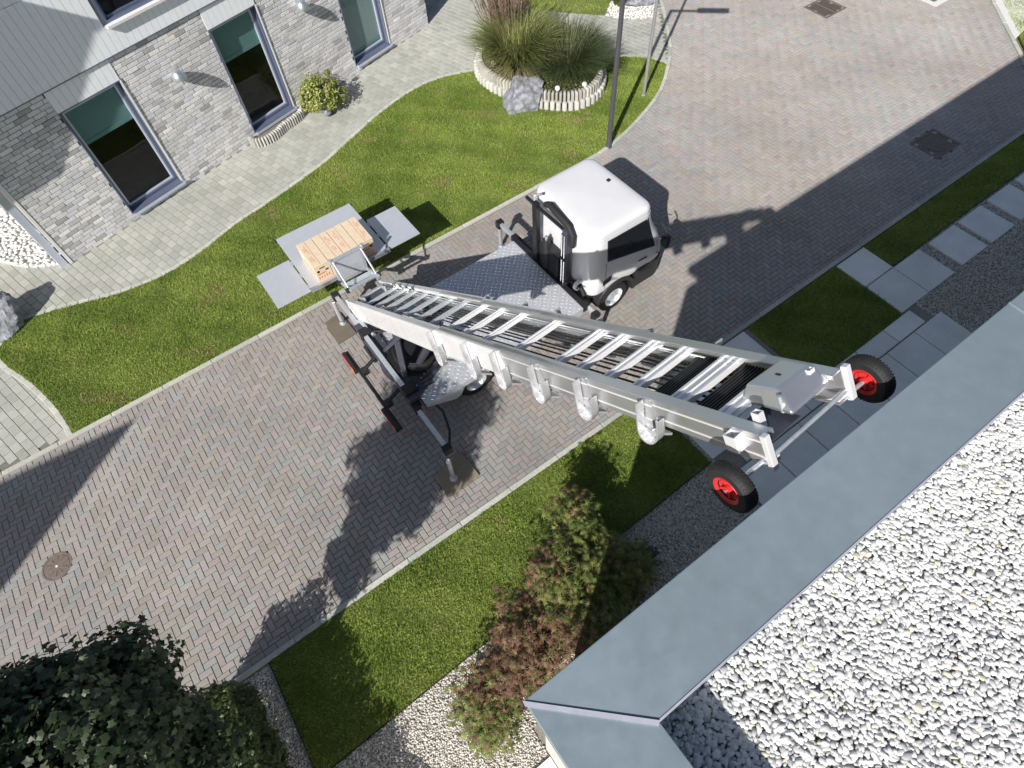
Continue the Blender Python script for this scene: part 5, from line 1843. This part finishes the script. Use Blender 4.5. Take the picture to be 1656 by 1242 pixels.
leaf_mesh('foliage', P, N * .5 + np.array([0, 0, .9]), rg.uniform(.06, .115, n), palmate(7, .22, 2.0), tc, 'leaf_dull', jm, 15, .38, .25)
mb = MB()
for p in Cs:
    pass
for i, q in enumerate(C[::3]):
    f = Vector((1.0 + .12 * math.sin(i), 1.2 + .1 * math.cos(i), .05))
    m2 = f.lerp(Vector(q), .55) + Vector((0, 0, .12))
    mb.tube([f, m2, Vector(q)], [.022, .014, .004], 6)
mb.build('stem', 'bark', jm, smooth=True)

# ---- low grey-green ground plant in the shade of the wall
gp = thing('ground_plant', 'low grey green plant in the gravel between the maple bush and the wall', 'plant', (2.55, 1.25, 0))
P, N, C, idx = crown((2.6, 1.35, .16), (.42, .42, .20), 24, 1500, .13, 77, .3)
P = P[P[:, 2] > .02]
rg = np.random.default_rng(5)
leaf_mesh('foliage', P, np.tile(np.array([[0, 0, 1.]]), (len(P), 1)), rg.uniform(.03, .055, len(P)), OVAL, np.array((.16, .17, .15)) * rg.uniform(.6, 1.3, (len(P), 1)), 'leaf_dull', gp, 3, .5)
mb = MB()
for q in C[::3]:
    mb.tube([(2.58, 1.3, -.01), (2.58 + (q[0] - 2.58) * .5, 1.3 + (q[1] - 1.3) * .5, .12), tuple(q)], [.012, .009, .003], 5)
mb.build('stem', 'bark', gp, smooth=True)

# ---- planter with stone edging and yellow-green shrub against the house
pl = thing('planter_edging', 'curved edging of upright striped stones under the second tall window', 'stone edging', (3.0, 15.0, 0))
PLP = spline([(2.14, 15.00), (2.20, 14.80), (2.42, 14.70), (2.72, 14.76), (3.05, 14.92), (3.40, 15.04), (3.66, 15.18), (3.84, 15.40)], 6)
palisade(pl, PLP, .075, .80, .13, -.02, .24, False, pal=[(.42, .41, .38), (.48, .47, .44), (.36, .35, .33)])
sheet('planter_bed', PLP + [(3.86, 15.5), (2.15, 15.03)], .10, 'path_joint', pl, kind=None)
sh = thing('shrub', 'small round yellow green shrub growing in a grey pot against the brick wall', 'shrub', (4.25, 15.15, 0))
P, N, C, idx = crown((4.28, 15.02, .48), (.60, .52, .42), 60, 4200, .17, 61, .5)
k = P[:, 2] > .08
P, N = P[k], N[k]
rg = np.random.default_rng(6)
tc = np.array([(.24, .29, .06), (.32, .35, .10), (.17, .22, .045), (.42, .42, .17)])[rg.integers(0, 4, len(P))] * rg.uniform(.7, 1.25, (len(P), 1))
leaf_mesh('foliage', P, N, rg.uniform(.026, .05, len(P)), OVAL, tc, 'leaf_dull', sh, 2, .6)
MB().lathe((4.22, 15.10, 0), (0, 0, 1), [(.16, 0), (.20, .05), (.22, .26), (.24, .28), (.24, .32), (.20, .32), (.19, .2), (.001, .2)], 28).build('pot', 'pole_light', sh, smooth=True)
mb = MB()
for q in C[::2]:
    mb.tube([(4.22, 15.10, .2), (4.22 + (q[0] - 4.22) * .5, 15.1 + (q[1] - 15.1) * .5, .42), tuple(q)], [.014, .009, .003], 5)
mb.build('stem', 'bark', sh, smooth=True)
rock('boulder', 'two small dark grey stones showing through the yellow green shrub', (4.18, 14.72, .14), (.14, .13, .13), 23, group='boulders')
# a few low green plants at the right of the raised bed
lo = thing('low_plant', 'low light green plant at the right front of the raised bed', 'plant', (10.1, 11.5, .38))
P, N, C, idx = crown((10.2, 11.42, .50), (.42, .30, .14), 26, 1700, .12, 33, .2)
rg = np.random.default_rng(2)
leaf_mesh('foliage', P, N, rg.uniform(.02, .04, len(P)), OVAL, np.array([(.20, .26, .06), (.26, .31, .09)])[rg.integers(0, 2, len(P))] * rg.uniform(.7, 1.2, (len(P), 1)), 'leaf_dull', lo, 4, .5)
mb = MB()
for q in C[::3]:
    mb.tube([(q[0] * .5 + 5.07, q[1] * .5 + 5.71, .37), tuple(q)], [.010, .003], 5)
mb.build('stem', 'bark', lo, smooth=True)
tg = thing('ornamental_grass', 'small clump of grass in the white gravel at the top edge', 'grass plant', (13.6, 14.1, 0))
blades('blade', (13.5, 14.0, .02), 700, .55, .5, .016, [(.12, .17, .05), (.17, .21, .07)], tg, .5, 17, base_r=.2)
gc = thing('ground_cover', 'dark low ground cover plants over the soil of the raised bed', 'plant', (9.5, 12.2, .38))
rg = np.random.default_rng(44)
P = np.stack([rg.uniform(8.1, 11.0, 9000), rg.uniform(10.8, 14.4, 9000), rg.uniform(.38, .50, 9000)], 1)
P = P[inside([tuple(cen + (p - cen) * .90) for p in np.array(BEDP)], P[:, 0], P[:, 1])]
leaf_mesh('foliage', P, np.tile(np.array([[0, 0, 1.]]), (len(P), 1)), rg.uniform(.02, .045, len(P)), OVAL, np.array([(.10, .13, .04), (.15, .18, .06), (.08, .10, .035)])[rg.integers(0, 3, len(P))] * rg.uniform(.7, 1.3, (len(P), 1)), 'leaf_dull', gc, 4, .5)
